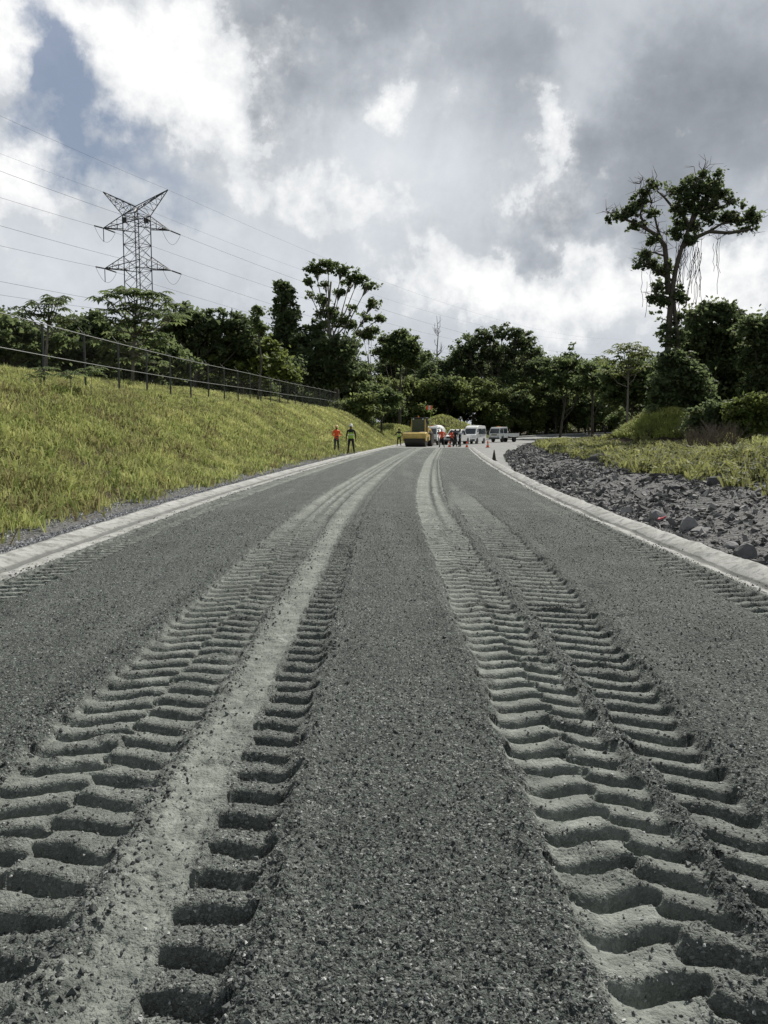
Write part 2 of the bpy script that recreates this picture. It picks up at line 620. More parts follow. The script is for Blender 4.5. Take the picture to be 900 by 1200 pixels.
def road_height(u, y):
    """height, fines and roughness of the loose road base at (u, y); u is measured from the bending centreline"""
    w1 = (fbm(u * 7, y * 7, 3, 1) - .5)
    w2 = (fbm(u * 2.2, y * 2.2, 2, 2) - .5)
    warp = .04 * w1 + .05 * w2
    uu = u + .035 * w1 + .03 * w2
    dfade = 1 - sst(14, 28, y)
    z = .014 * (fbm(u * 1.3, y * 1.3, 3, 5) - .5)
    rough = np.ones_like(z)
    fines = np.zeros_like(z)
    low = np.zeros_like(z)
    mall = np.zeros_like(z)
    dR = np.interp(y, [0, 2.5, 4, 6.7, 9, 13, 18, 22], [1.42, 1.42, 1.5, 1.72, 1.84, 1.95, 1.9, 1.6])
    dL = np.interp(y, [0, 2.5, 4, 6.7, 9, 13, 18, 22], [1.16, 1.16, 1.17, 1.22, 1.28, 1.36, 1.42, 1.4])
    bB = np.interp(y, [0, 5, 7, 10.5, 17, 24], [1.08, 1.09, 1.12, 1.17, 1.26, 1.3])
    cols = [  # a, b, shoulder side, phase, depth, slant, sink, fines, range
        (-1.66, -1.24, -1, .10, .060, .14, -.018, .66, (1.6, 90)),
        (-1.29, -.94, 1, .62, .052, .12, -.018, .52, (1.8, 90)),
        (-.66, -.40, 1, .30, .062, .05, -.016, .16, (1.0, 30)),
        (.57, .90, -1, .00, .060, .085, -.022, .92, (1.0, 90)),
        (.84, bB, 1, .52, .054, .12, -.022, .74, (1.0, 90)),
        (dL, dR, 1, .25, .060, .15, -.018, .54, (1.0, 21)),
        (-3.74, -3.50, -1, .00, .055, .06, -.012, .60, (1.0, 62)),
        (-3.54, -3.28, 1, .45, .055, -.05, -.012, .95, (1.0, 62)),  # paler than the row to its left: sunlit half painted through fines
        (3.02, 3.24, -1, .20, .040, .10, -.008, .40, (1.0, 19)),
        (3.19, 3.41, 1, .66, .036, -.06, -.008, .30, (1.0, 19)),
    ]
    for k, (a, b, side, ph, D, sl, sink, fi, (y0, y1)) in enumerate(cols):
        h, m, p = lug_col(uu if k < 6 else u + .25 * (uu - u), y, a, b, side, ph, D, sl, warp if k < 6 else warp * .4, PITCH, {1: .03, 4: 0.0, 2: .05, 5: .04, 6: .02, 7: .02, 8: .02, 9: .02}.get(k, .085), {2: .9, 5: .95, 4: .55, 6: .9, 7: .9, 8: .9, 9: .9}.get(k, .35))
        m = m * sst(y0 - .4, y0 + .4, y) * (1 - sst(y1 * .8, y1, y))
        if k in (0, 1, 3, 4): h = h * (.3 + .7 * dfade) - .012 * (1 - dfade)
        if k == 2: h = h * (.3 + .7 * (1 - sst(9, 22, y)))
        if k == 5: h = h * (.3 + .7 * (1 - sst(10, 20, y)))
        if k >= 6: h = h * 2.2 * (1 - .4 * sst(20, 45, y))
        hz = sink + h
        low = np.where(m > .02, np.minimum(low, m * hz), low)
        mall = np.maximum(mall, m)
        pf = np.clip(fi * (.7 + .5 * sst(.1, .5, p)), 0, 1)
        if k in (0, 1, 3, 4): pf = pf + .30 * sst(10, 22, y) * (pf > 0)
        fines = np.maximum(fines, np.clip(pf, 0, 1) * m)
    # the smooth band pressed by the wheel between the lug rows
    band = sst(-.94, -.84, uu) * (1 - sst(-.72, -.62, uu)) if False else sst(-1.0 + .0 * y, -.86, uu) * (1 - sst(-.70, -.60, uu))
    bl = np.where(y < 3.0, sst(-1.25, -1.0, uu + .14 * (3.0 - np.clip(y, 0, 3)) * 0), 1)
    band = band * bl * (.75 + .5 * fbm(u * 8, y * 5, 3, 19))
    low = np.where(band > .01, np.minimum(low, -.026 * band), low)
    fines = np.maximum(fines, band * .95)
    mall = np.maximum(mall, band * .55)
    low = low + band * .016 * (fbm(u * 16, y * 16, 3, 18) - .5)
    # foreground: the band widens and the left lugs are broken up
    near = 1 - sst(2.0, 2.9, y + .5 * w2)
    wide = near * sst(-1.9, -1.5, uu) * (1 - sst(-.78, -.62, uu))
    fines = np.maximum(fines, wide * .55 * (.4 + fbm(u * 5, y * 5, 3, 14)))
    # ridges along the smooth lanes farther on
    far = sst(9, 20, y)
    lane = (sst(-1.70, -1.62, uu) * (1 - sst(-.5, -.42, uu)) + sst(.52, .6, uu) * (1 - sst(1.2, 1.3, uu))) * far
    rid = vnoise(uu * 9.0, y * .05, 41)
    low = low + lane * (.035 * (rid - .5))
    fines = np.clip(fines + lane * (rid - .55) * 1.5 + lane * .12, 0, 1)
    gap = far * (np.exp(-((uu + 1.42) / .05) ** 2) + np.exp(-((uu + 1.03) / .06) ** 2) + .8 * np.exp(-((uu + .58) / .05) ** 2) + np.exp(-((uu - .93) / .045) ** 2) + np.exp(-((uu - 1.16) / .05) ** 2))
    fines = fines * (1 - .85 * np.clip(gap, 0, 1)); low = low - .04 * gap
    # second sideways mark where one track leaves the other
    pk = np.exp(-((u - 1.35 - .25 * np.sin((y - 17) * .35)) / .13) ** 2) * sst(14.5, 16, y) * (1 - sst(21, 24, y))
    fines = np.maximum(fines, pk * .4)
    low = np.minimum(low, -.02 * pk)
    rough = 1 - .80 * mall + 1.4 * sst(-.70, -.62, uu) * (1 - sst(-.42, -.34, uu)) * sst(6, 12, y) * (1 - sst(30, 42, y))
    z = z * (1 - .5 * mall) + low
    crm = np.clip(fbm(u * 4.5, y * 4.5, 3, 23) - .60, 0, 1) * 5 * mall * (1 - sst(8, 16, y))
    z = z + np.clip(crm, 0, 1) * .022 * (fbm(u * 19, y * 19, 3, 24)) ; rough = np.clip(rough + crm * .8, 0, 1)
    fines = fines * (1 - .55 * np.clip(crm, 0, 1))
    # berms and crumbled seams
    berm = np.zeros_like(z)
    for c, wd, am in ((-1.73, .07, .022), (-.90, .05, .018), (-.34, .06, .018), (.50, .06, .016), (1.12, .05, .006), (-3.26, .05, .010), (3.0, .05, .008)):
        berm = berm + am * np.exp(-((uu - c) / wd) ** 2)
    berm = berm + .024 * np.exp(-((uu - dR - .07) / .06) ** 2) * (1 - sst(18, 22, y))
    cr = fbm(u * 13, y * 13, 3, 51)
    z = z + berm * (.25 + 1.5 * cr) * (1 - .75 * sst(4, 14, y))
    clod = np.clip((vnoise(u * 21, y * 21, 61) - .58) * 2.4, 0, 1) * np.clip(berm / .02, 0, 1)
    z = z + clod * .022 * (1 - sst(5, 14, y))
    mess = near * sst(-1.9, -1.4, u) * (1 - sst(-.3, -.15, u))
    z = z + mess * .06 * (fbm(u * 6, y * 6, 4, 71) - .5)
    fines = fines * (1 - .75 * np.clip(berm / .03, 0, 1) * (cr > .45))
    # scuffs kicked in the loose stone
    for (sx, sy, rx, ry, am) in ((1.95, 6.4, .16, .10, .03), (2.3, 5.6, .22, .07, .03), (2.05, 7.6, .2, .1, .03), (2.55, 4.4, .14, .22, .035),
                                 (1.75, 9.3, .3, .12, .03), (2.6, 3.6, .2, .1, .03), (1.6, 11, .3, .1, .02), (-.1, 8.7, .25, .1, .02), (.25, 10.5, .3, .1, .02)):
        g = np.exp(-((u - sx) / rx) ** 2 - ((y - sy) / ry) ** 2)
        z = z - am * g * (.3 + 1.4 * fbm(u * 11, y * 11, 2, 81))
    # loose stone grain
    g1 = np.abs(vnoise(u * 55, y * 55, 91) - .5) * 2
    g2 = vnoise(u * 28, y * 28, 92) - .5
    g3 = vnoise(u * 95, y * 95, 93) - .5
    z = z + rough * (.012 * (.5 - g1) + .012 * g2 + .008 * g3) + (1 - rough) * (.003 * g2 + .002 * g3)
    edge = 1 - sst(0, .12, u + 3.8) + 1 - sst(0, .12, 3.5 - u)
    fines = np.clip(fines + .5 * edge, 0, 1)
    return z + .03, fines


def build_road():
    us = np.linspace(-3.80, 3.50, 1190)
    ys = np.geomspace(.9, 74.2, 1380)
    U, Y = np.meshgrid(us, ys)
    Z, Fi = road_height(U, Y)
    Xg = U + T(Y)
    np_mesh('road', np.stack([Xg, Y, Z], -1).reshape(-1, 3), grid_faces(*U.shape), mat=M['road'], smooth=True, pattr={'fines': Fi})['kind'] = 'structure'
    ys2 = np.linspace(-30, .9, 120)
    us2 = np.linspace(-3.80, 3.50, 150)
    U, Y = np.meshgrid(us2, ys2)
    z0, f0 = road_height(us2[None, :], np.full((1, 150), .9))
    w = sst(-.6, .9, Y)
    np_mesh('road_behind', np.stack([U + T(Y), Y, z0 * w + .02 * (1 - w)], -1).reshape(-1, 3), grid_faces(*U.shape), mat=M['road'], smooth=True,
            pattr={'fines': f0 * w})['kind'] = 'structure'


def stones(n, px, py, pz, size, flat=.6, seed=1):
    """n angular six-cornered stones; arrays give place and size"""
    r = np.random.default_rng(seed)
    base = np.array([(1, 0, 0), (-1, 0, 0), (0, 1, 0), (0, -1, 0), (0, 0, 1), (0, 0, -1.)])
    fc = np.array([(0, 2, 4), (2, 1, 4), (1, 3, 4), (3, 0, 4), (2, 0, 5), (1, 2, 5), (3, 1, 5), (0, 3, 5)])
    v = base[None] * r.uniform(.55, 1.25, (n, 6, 1)) + r.normal(0, .18, (n, 6, 3))
    ang = r.uniform(0, 6.28, n); c, s = np.cos(ang), np.sin(ang)
    tilt = r.normal(0, .6, n); ct, st_ = np.cos(tilt), np.sin(tilt)
    v[:, :, 2] *= flat
    x, z = v[:, :, 0] * ct[:, None] + v[:, :, 2] * st_[:, None], -v[:, :, 0] * st_[:, None] + v[:, :, 2] * ct[:, None]
    y = v[:, :, 1]
    xx = x * c[:, None] - y * s[:, None]; yy = x * s[:, None] + y * c[:, None]
    V = np.stack([xx, yy, z], -1) * size[:, None, None] * .5 + np.stack([px, py, pz], -1)[:, None, :]
    Fc = fc[None] + (np.arange(n) * 6)[:, None, None]
    tint = np.repeat(r.random(n) ** 1.6, 8)
    return V.reshape(-1, 3), Fc.reshape(-1, 3), tint


def build_spill():
    r = np.random.default_rng(19)
    n = 5200
    y = 5.5 * np.exp(r.random(n) * math.log(50 / 5.5))
    left = r.random(n) < .5
    u = np.where(left, -3.70 - np.abs(r.normal(0, .16, n)), 3.40 + np.abs(r.normal(0, .14, n)))
    keep = r.random(n) < .15 + 1.6 * np.clip(fbm(u * 1.5, y * .9, 3, 20) - .38, 0, 1)
    u, y, left = u[keep], y[keep], left[keep]
    z = np.where(left, np.interp(-u, [3.7, 3.8, 4.0, 4.1, 4.4], [.04, .034, .03, .03, .095]), np.interp(u, [3.4, 3.5, 3.65, 3.7, 3.94], [.04, .036, .02, .035, .10]))
    sz = (.008 + .02 * r.random(len(u)) ** 2.5) * (1 + .02 * y)
    V, Fc, tint = stones(len(u), u + T(y), y, z + sz * .15, sz, .6, 20)
    tag(np_mesh('spilled_stones', V, tris=Fc, mat=M['roadstone'], fattr={'tint': tint}), 'small dark stones spilled over the kerb gutters', 'gravel', kind='stuff')


def blocks(n, px, py, pz, size, flat=.6, seed=1):
    """n broken rocks, each a skewed and chipped box"""
    r = np.random.default_rng(seed)
    base = np.array([(-1, -1, -1), (1, -1, -1), (1, 1, -1), (-1, 1, -1), (-1, -1, 1), (1, -1, 1), (1, 1, 1), (-1, 1, 1.)]) * .62
    fc = np.array([(0, 1, 5, 4), (1, 2, 6, 5), (2, 3, 7, 6), (3, 0, 4, 7), (4, 5, 6, 7), (3, 2, 1, 0)])
    v = base[None] * r.uniform(.55, 1.2, (n, 1, 3)) * r.uniform(.5, 1.25, (n, 8, 1)) + r.normal(0, .13, (n, 8, 3))
    v[:, :, 2] *= flat
    for a, b in ((0, 1), (0, 2), (1, 2)):
        w = r.normal(0, .55, n) if (a, b) != (0, 1) else r.uniform(0, 6.28, n)
        c, s_ = np.cos(w)[:, None], np.sin(w)[:, None]
        A, B = v[:, :, a].copy(), v[:, :, b].copy()
        v[:, :, a] = A * c - B * s_; v[:, :, b] = A * s_ + B * c
    V = v * size[:, None, None] * .6 + np.stack([px, py, pz], -1)[:, None, :]
    Fc = fc[None] + (np.arange(n) * 8)[:, None, None]
    return V.reshape(-1, 3), Fc.reshape(-1, 4), np.repeat(r.random(n) ** 1.8, 6)


def build_road_stones():
    # dark crushed stone lying loose
    for nm, n, mat, s0, s1, seed in (('crushed_stone', 60000, 'roadstone', .006, .017, 3), ('pale_stone_chips', 7500, 'chip', .006, .017, 4)):
        r = np.random.default_rng(seed)
        y = 1.5 * np.exp(r.random(n) ** 1.15 * math.log(15 / 1.5))
        u = r.uniform(-1, 1, n) * np.minimum(3.4, .62 * y + .25)
        z, f = road_height(u, y)
        keep = r.random(n) > np.clip(f * 1.1, 0, .80)
        u, y, z = u[keep], y[keep], z[keep]
        sz = s0 + (s1 - s0) * r.random(len(u)) ** 2.2
        sz = sz * (1 + .05 * y)
        V, Fc, tint = stones(len(u), u + T(y), y, z + sz * .12, sz, .65, seed)
        o = np_mesh(nm, V, tris=Fc, mat=M[mat], fattr={'tint': tint})
        tag(o, {'crushed_stone': 'loose dark crushed stone over the road base', 'pale_stone_chips': 'pale stone chips scattered over the road base'}[nm], 'gravel', kind='stuff')
    # crumbs along the seams of the tracks
    r = np.random.default_rng(9)
    n = 4200
    y = 1.6 * np.exp(r.random(n) * math.log(13 / 1.6))
    cs = np.array([1.13, -.90, -1.72, -.36, 1.55]); wd = np.array([.055, .05, .07, .06, .06])
    k = r.choice(5, n, p=[.27, .25, .2, .14, .14])
    u = cs[k] + r.normal(0, 1, n) * wd[k]
    z, f = road_height(u, y)
    sz = .008 + .022 * r.random(n) ** 3
    V, Fc, tint = stones(n, u + T(y), y, z + sz * .2, sz, .75, 12)
    tag(np_mesh('track_crumbs', V, tris=Fc, mat=M['roadstone'], fattr={'tint': tint}), 'crumbled dark lumps along the tyre track seams', 'gravel', kind='stuff')


def ribbon(name, prof, ys, mat, seam=None, jit=.0):
    """cross-section [(u,z)] swept along the bend"""
    U = np.array([p[0] for p in prof]); Zs = np.array([p[1] for p in prof])
    Uu, Y = np.meshgrid(U, ys)
    Z = np.repeat(Zs[None], len(ys), 0)
    s = np.repeat(np.array(seam)[None], len(ys), 0) if seam else np.zeros_like(Z)
    if jit:
        Z = Z + jit * (fbm(Uu * 5 + 3, Y * 2.2, 4, 15) - .5)
        Uu = Uu + jit * 1.2 * (fbm(Uu * 5 + 9, Y * 1.6, 4, 16) - .5)
        s = s * (.8 + .5 * fbm(Uu * 3, Y * 3, 3, 17))
    o = np_mesh(name, np.stack([Uu + T(Y), Y, Z], -1).reshape(-1, 3), grid_faces(*Uu.shape), mat=mat, smooth=True, pattr={'seam': np.clip(s, 0, 1)})
    o['kind'] = 'structure'
    return o


def build_kerbs():
    ys = np.concatenate([np.arange(-30, 4, .5), np.arange(4, 24, .05), np.arange(24, 78, .25), np.arange(78, 104, .5)])
    pl = [(-3.70, -.05), (-3.78, .030), (-3.90, .034), (-3.98, .030), (-4.03, .016), (-4.08, .016), (-4.10, .030), (-4.13, .040), (-4.36, .094), (-4.39, .097), (-4.46, .085), (-4.46, -.05)]
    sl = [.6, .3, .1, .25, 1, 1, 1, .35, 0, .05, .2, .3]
    ribbon('kerb_left', pl, ys, M['concrete'], sl, .03)
    ys = ys[ys < 74]
    pr = [(3.40, -.05), (3.46, .030), (3.53, .036), (3.58, .034), (3.62, .014), (3.67, .014), (3.69, .030), (3.71, .040), (3.90, .102), (3.93, .106), (3.98, .09), (3.98, -.05)]
    ribbon('kerb_right', pr, ys, M['concrete'], sl, .06)
    # old pavement: from the end of the fresh base round the bend, and the apron beside the kerb
    d = np.gradient(_pp[:, :2], axis=0); d /= np.linalg.norm(d, axis=1)[:, None]
    nrm = np.stack([d[:, 1], -d[:, 0]], 1)
    offs = np.linspace(-5.4, 5.4, 13)
    V = np.zeros((len(_pp), len(offs), 3))
    bank = np.interp(_pp[:, 1], [110, 140], [0, .07])
    for j, o_ in enumerate(offs):
        V[:, j, :2] = _pp[:, :2] + nrm * o_
        V[:, j, 2] = _pp[:, 2] - o_ * bank + .0
    keep = V[:, 6, 1] > 73
    V = V[keep]
    np_mesh('old_road', V.reshape(-1, 3), grid_faces(V.shape[0], V.shape[1]), mat=M['asphalt'], smooth=True)['kind'] = 'structure'
    # the pale kerb along the far side of the bend
    e = V[V[:, 0, 1] > 118][:, 0, :]
    K = np.zeros((len(e), 5, 3))
    nn = nrm[keep][V[:, 0, 1] > 118]
    for j, (o_, h_) in enumerate(((.0, .0), (-.03, .22), (-.12, .25), (-.3, .25), (-.33, -.1))):
        K[:, j, :2] = e[:, :2] + nn * o_
        K[:, j, 2] = e[:, 2] + h_
    np_mesh('kerb_far', K.reshape(-1, 3), grid_faces(K.shape[0], 5), mat=M['concrete'], smooth=False, pattr={'seam': np.zeros(K.shape[0] * 5)})['kind'] = 'structure'
    ys = np.arange(22, 102, .6)
    W = np.linspace(0, 1, 14)
    Wg, Y = np.meshgrid(W, ys)
    a = np.where(Y < 74, 3.95, -4.3); b = np.interp(Y, BY, BU) + .5
    Ug = a + (b - a) * Wg
    Z = -.004 + .02 * (Y < 74) * (fbm(Ug * 2, Y * 2, 3, 44) - .3) * Wg
    np_mesh('gravel_apron', np.stack([Ug + T(Y), Y, Z], -1).reshape(-1, 3), grid_faces(*Ug.shape), mat=M['asphalt'], smooth=True)['kind'] = 'structure'


build_terrain()
build_road()
build_road_stones()
build_spill()
build_kerbs()


# ------------------------------------------------------------------ grass, gravel, rubble, low plants
def blades(x, y, z, h, w, bend, tint, seed, lean=None):
    r = np.random.default_rng(seed)
    n = len(x)
    a = r.uniform(0, 6.28, n); b = r.uniform(0, 6.28, n)
    if lean is not None: b = lean; a = b + 1.57 + r.normal(0, .5, n)
    sx, sy = np.cos(a) * w / 2, np.sin(a) * w / 2
    bx, by = np.cos(b) * bend * h, np.sin(b) * bend * h
    V = np.zeros((n, 5, 3))
    V[:, 0] = np.stack([x - sx, y - sy, z - .03], -1)
    V[:, 1] = np.stack([x + sx, y + sy, z - .03], -1)
    V[:, 2] = np.stack([x + sx * .8 + bx * .35, y + sy * .8 + by * .35, z + h * .6], -1)
    V[:, 3] = np.stack([x - sx * .8 + bx * .35, y - sy * .8 + by * .35, z + h * .6], -1)
    V[:, 4] = np.stack([x + bx, y + by, z + h * (1.02 - .35 * bend)], -1)
    i = np.arange(n)[:, None] * 5
    q = np.array([[0, 1, 2, 3]]) + i
    t = np.array([[3, 2, 4]]) + i
    return V.reshape(-1, 3), q, t, np.concatenate([tint, tint])


def build_grass():
    r = np.random.default_rng(21)
    n = 44000
    y = 4.5 * np.exp(r.random(n) ** .88 * math.log(116 / 4.5))
    v = .66 + 14.0 * r.random(n) ** .88
    x = -4.40 - v + T(y)
    g = fbm(x * .8, y * .8, 3, 31)
    keep = (v > .60 + 1.0 * np.clip(fbm(x * 2.2, y * 2.2, 3, 33) - .38, 0, 1)) & (r.random(n) < .35 + 1.1 * g)
    bare = ((x + 5.75) / .55) ** 2 + ((y - 12.9) / 1.3) ** 2 < 1
    bare |= ((x + 5.45) / .4) ** 2 + ((y - 16.5) / 1.5) ** 2 < .8
    bare |= ((x + 7.2) / .6) ** 2 + ((y - 21) / .9) ** 2 < .8
    bare |= ((x + 5.3) / .35) ** 2 + ((y - 25) / 1.6) ** 2 < .8
    keep &= ~(bare & (r.random(n) < .8))
    x, y, v = x[keep], y[keep], v[keep]; n = len(x)
    big = fbm(x * .35, y * .35, 3, 37)
    patch = fbm(x * 1.1, y * 1.1, 4, 39)
    brown = (fbm(x * .55 + 8, y * .55, 4, 43) > .54) & (r.random(n) < .6)
    tn = np.clip(.46 + 1.5 * (patch - .5) + .6 * (big - .5) + r.normal(0, .15, n), 0, 1)
    tn = np.where(brown, tn * .35, tn - .12 * (1 - sst(8, 22, y)))
    th = (.11 + .20 * r.random(n) ** 1.8) * (.35 + 1.3 * big) * np.clip(.45 + v * .5, .45, 1.1)
    k = 15
    off = np.abs(r.normal(0, 1, n * k)) * np.repeat(.06 + .006 * y, k); az = r.uniform(0, 6.28, n * k)
    xx = np.repeat(x, k) + np.cos(az) * off; yy = np.repeat(y, k) + np.sin(az) * off
    hh = np.repeat(th, k) * r.uniform(.55, 1.15, n * k)
    tint = np.clip(np.repeat(tn, k) + r.normal(0, .17, n * k), 0, 1)
    V, q, t, tt = blades(xx, yy, terrain_h(xx, yy), hh, .006 + .00075 * yy, r.uniform(.2, 1.2, n * k), tint, 5, az + r.normal(0, .7, n * k))
    tag(np_mesh('grass', V, q, t, M['grass'], fattr={'tint': tt}), 'long yellow green grass covering the roadside bank', 'grass', kind='stuff')
    n = 1500
    y = 5 * np.exp(r.random(n) * math.log(70 / 5)); v = .6 + 8 * r.random(n)
    x = -4.40 - v + T(y)
    k = 16
    tn = np.where(r.random(n) < .4, r.uniform(.0, .15, n), r.uniform(.22, .45, n))
    sp = np.repeat(r.uniform(.08, .25, n), k)
    xx = np.repeat(x, k) + r.normal(0, 1, n * k) * sp; yy = np.repeat(y, k) + r.normal(0, 1, n * k) * sp
    hh = np.repeat(r.uniform(.2, .5, n), k) * r.uniform(.5, 1.1, n * k)
    tint = np.clip(np.repeat(tn, k) + r.normal(0, .07, n * k), 0, 1)
    V, q, t, tt = blades(xx, yy, terrain_h(xx, yy), hh, .016 + .001 * yy + .02 * r.random(n * k), r.uniform(.4, 1.3, n * k), tint, 15)
    tag(np_mesh('weeds', V, q, t, M['grass'], fattr={'tint': tt}), 'broad leafed green and brown weeds dotted through the bank grass', 'weeds', kind='stuff')
    # the mound and ridge in the distance, and the strip in front of the trees on the right
    n = 46000
    x = r.uniform(-8, 24, n); y = r.uniform(103, 142, n)
    z = terrain_h(x, y)
    d, zz = path_near(x, y)
    keep = (z > .35) & (d > 6.2)
    x, y, z = x[keep], y[keep], z[keep]; n = len(x)
    tint = np.clip(.42 + .7 * (fbm(x * .6, y * .6, 3, 3) - .5) + r.normal(0, .14, n), 0, 1)
    V, q, t, tt = blades(x, y, z, r.uniform(.15, .42, n), np.full(n, .10), r.uniform(.3, 1.2, n), tint, 6)
    tag(np_mesh('mound_grass', V, q, t, M['grass'], fattr={'tint': tt}), 'grass growing over the far mound and ridge', 'grass', kind='stuff')
    n = 30000
    x = r.uniform(14.2, 21.6, n); y = r.uniform(46.5, 55, n)
    z = terrain_h(x, y)
    keep = z > 1.15
    x, y, z = x[keep], y[keep], z[keep]; n = len(x)
    tint = np.clip(.36 + .5 * (fbm(x * 1.1, y * 1.1, 3, 57) - .5) + r.normal(0, .10, n), 0, 1)
    V, q, t, tt = blades(x, y, z, r.uniform(.15, .5, n), np.full(n, .05), r.uniform(.4, 1.4, n), tint, 8)
    tag(np_mesh('bank_grass', V, q, t, M['grass'], fattr={'tint': tt}), 'bright green grass over the small bank beside the bend', 'grass', kind='stuff')
    n = 42000
    y = r.uniform(24, 64, n); x = X(r.uniform(650, 960, n), y)
    b = x - T(y) - np.interp(y, BY, BU)
    pn = fbm(x * .35, y * .35, 3, 55)
    keep = (b > 10.5) & (r.random(n) < .15 + 1.6 * np.clip(pn - .35, 0, 1))
    x, y, pn = x[keep], y[keep], pn[keep]; n = len(x)
    z = terrain_h(x, y)
    tint = np.clip(.35 + 1.2 * (pn - .5) + r.normal(0, .14, n), 0, 1)
    V, q, t, tt = blades(x, y, z, r.uniform(.2, .6, n), .012 + .001 * y, r.uniform(.2, .9, n), tint, 7)
    tag(np_mesh('verge_grass', V, q, t, M['grass'], fattr={'tint': tt}), 'rough grass between the rubble and right hand trees', 'grass', kind='stuff')


def build_gravel():
    r = np.random.default_rng(31)
    n = 24000
    y = 6 * np.exp(r.random(n) * math.log(56 / 6))
    v = .06 + .74 * r.random(n)
    x = -4.40 - v + T(y)
    sz = (.02 + .035 * r.random(n) ** 2) * (1 + .012 * y)
    V, Fc, tint = stones(n, x, y, terrain_h(x, y) + sz * .12, sz, .7, 33)
    tag(np_mesh('gravel', V, tris=Fc, mat=M['bluestone'], fattr={'tint': tint}), 'blue grey gravel strip between kerb and grass bank', 'gravel', kind='stuff')


def build_rubble():
    r = np.random.default_rng(41)
    n = 85000
    y = 6.5 * np.exp(r.random(n) ** .95 * math.log(100 / 6.5))
    b = .02 + 6.2 * r.random(n) ** 1.5
    u = np.interp(y, BY, BU) + b
    x = u + T(y)
    dens = fbm(x * .9, y * .9, 3, 47)
    keep = r.random(n) < .30 + 1.3 * (dens - .25)
    x, y, b, dens = x[keep], y[keep], b[keep], dens[keep]; n = len(x)
    sz = (.020 + .16 * r.random(n) ** 8) * (.6 + .9 * dens) + .0008 * y
    V, Fc, tint = blocks(n, x, y, terrain_h(x, y) + sz * .08, sz, .45, 43)
    tag(np_mesh('rubble', V, quads=Fc, mat=M['rubble'], fattr={'tint': tint}), 'dark broken rock heaped along the right kerb', 'rubble', kind='stuff')


def boulder(name, loc, s, label, seed, mat, group=None, squash=(1, .8, .65)):
    import bmesh
    r = random.Random(seed)
    bm = bmesh.new()
    bmesh.ops.create_icosphere(bm, subdivisions=2, radius=.5)
    planes = [(Vector((r.gauss(0, 1), r.gauss(0, 1), r.gauss(0, 1))).normalized(), r.uniform(.26, .40)) for _ in range(13)]
    for v in bm.verts:
        for nrm, d in planes:
            t = v.co.dot(nrm)
            if t > d: v.co -= nrm * (t - d)
        v.co = Vector((v.co.x * squash[0], v.co.y * squash[1], v.co.z * squash[2])) * s
    me = bpy.data.meshes.new(name); bm.to_mesh(me); bm.free()
    me.materials.append(mat)
    a = me.attributes.new('tint', 'FLOAT', 'FACE')
    t0 = r.random()
    for d in a.data: d.value = min(1, max(0, t0 + r.uniform(-.12, .12)))
    o = bpy.data.objects.new(name, me)
    o.location = loc; o.rotation_euler = (r.uniform(-.3, .3), r.uniform(-.3, .3), r.uniform(0, 6.28))
    link(o)
    return tag(o, label, 'boulder', group)


def build_boulders():
    spots = [((878, 652), 9.2, .36, 'rounded dark boulder lying on the right kerb edge nearest the viewer', (1, .9, .75)),
             ((809, 620), 11.6, .36, 'blocky dark boulder leaning beside the small red scrap', (1, .8, 1.0)),
             ((772, 611), 12.8, .34, 'smooth grey boulder just behind the small red scrap', (1, .8, .8)),
             ((824, 626), 11.2, .42, 'flat pale topped rock slab in the kerbside rubble', (1.2, .8, .35)),
             ((835, 582), 15.5, .42, 'tall light grey boulder at the edge of the low plants', (.9, .7, .75)),
             ((702, 540), 28., .8, 'wide dark boulder in the middle of the far rubble', (1.2, .8, .6)),
             ((676, 542), 27., .55, 'flat bright topped rock in the far rubble', (1.3, .8, .3))]
    for k, ((px, py), d, s, lab, sq) in enumerate(spots):
        x = X(px, d)
        b = x - float(T(d)) - float(np.interp(d, BY, BU))
        if b < s * .45: x += s * .45 - b
        boulder('boulder', (x, d, float(terrain_h(np.array([x]), np.array([d]))[0]) + s * sq[2] * .2), s, lab, 100 + k, M['boulder'], None, sq)
    r = random.Random(5)
    for k in range(30):
        y = 7.5 * math.exp(r.random() * math.log(70 / 7.5))
        b = .35 + 4.5 * r.random()
        x = float(T(y)) + float(np.interp(y, BY, BU)) + b
        s = r.uniform(.13, .27) * (1 + .012 * y)
        boulder('boulder', (x, y, float(terrain_h(np.array([x]), np.array([y]))[0]) + s * .1), s, 'angular dark grey rock lying among the kerbside rubble', 200 + k, M['boulder'], 'angular rocks in the rubble',
                (1, r.uniform(.6, .9), r.uniform(.35, .6)))


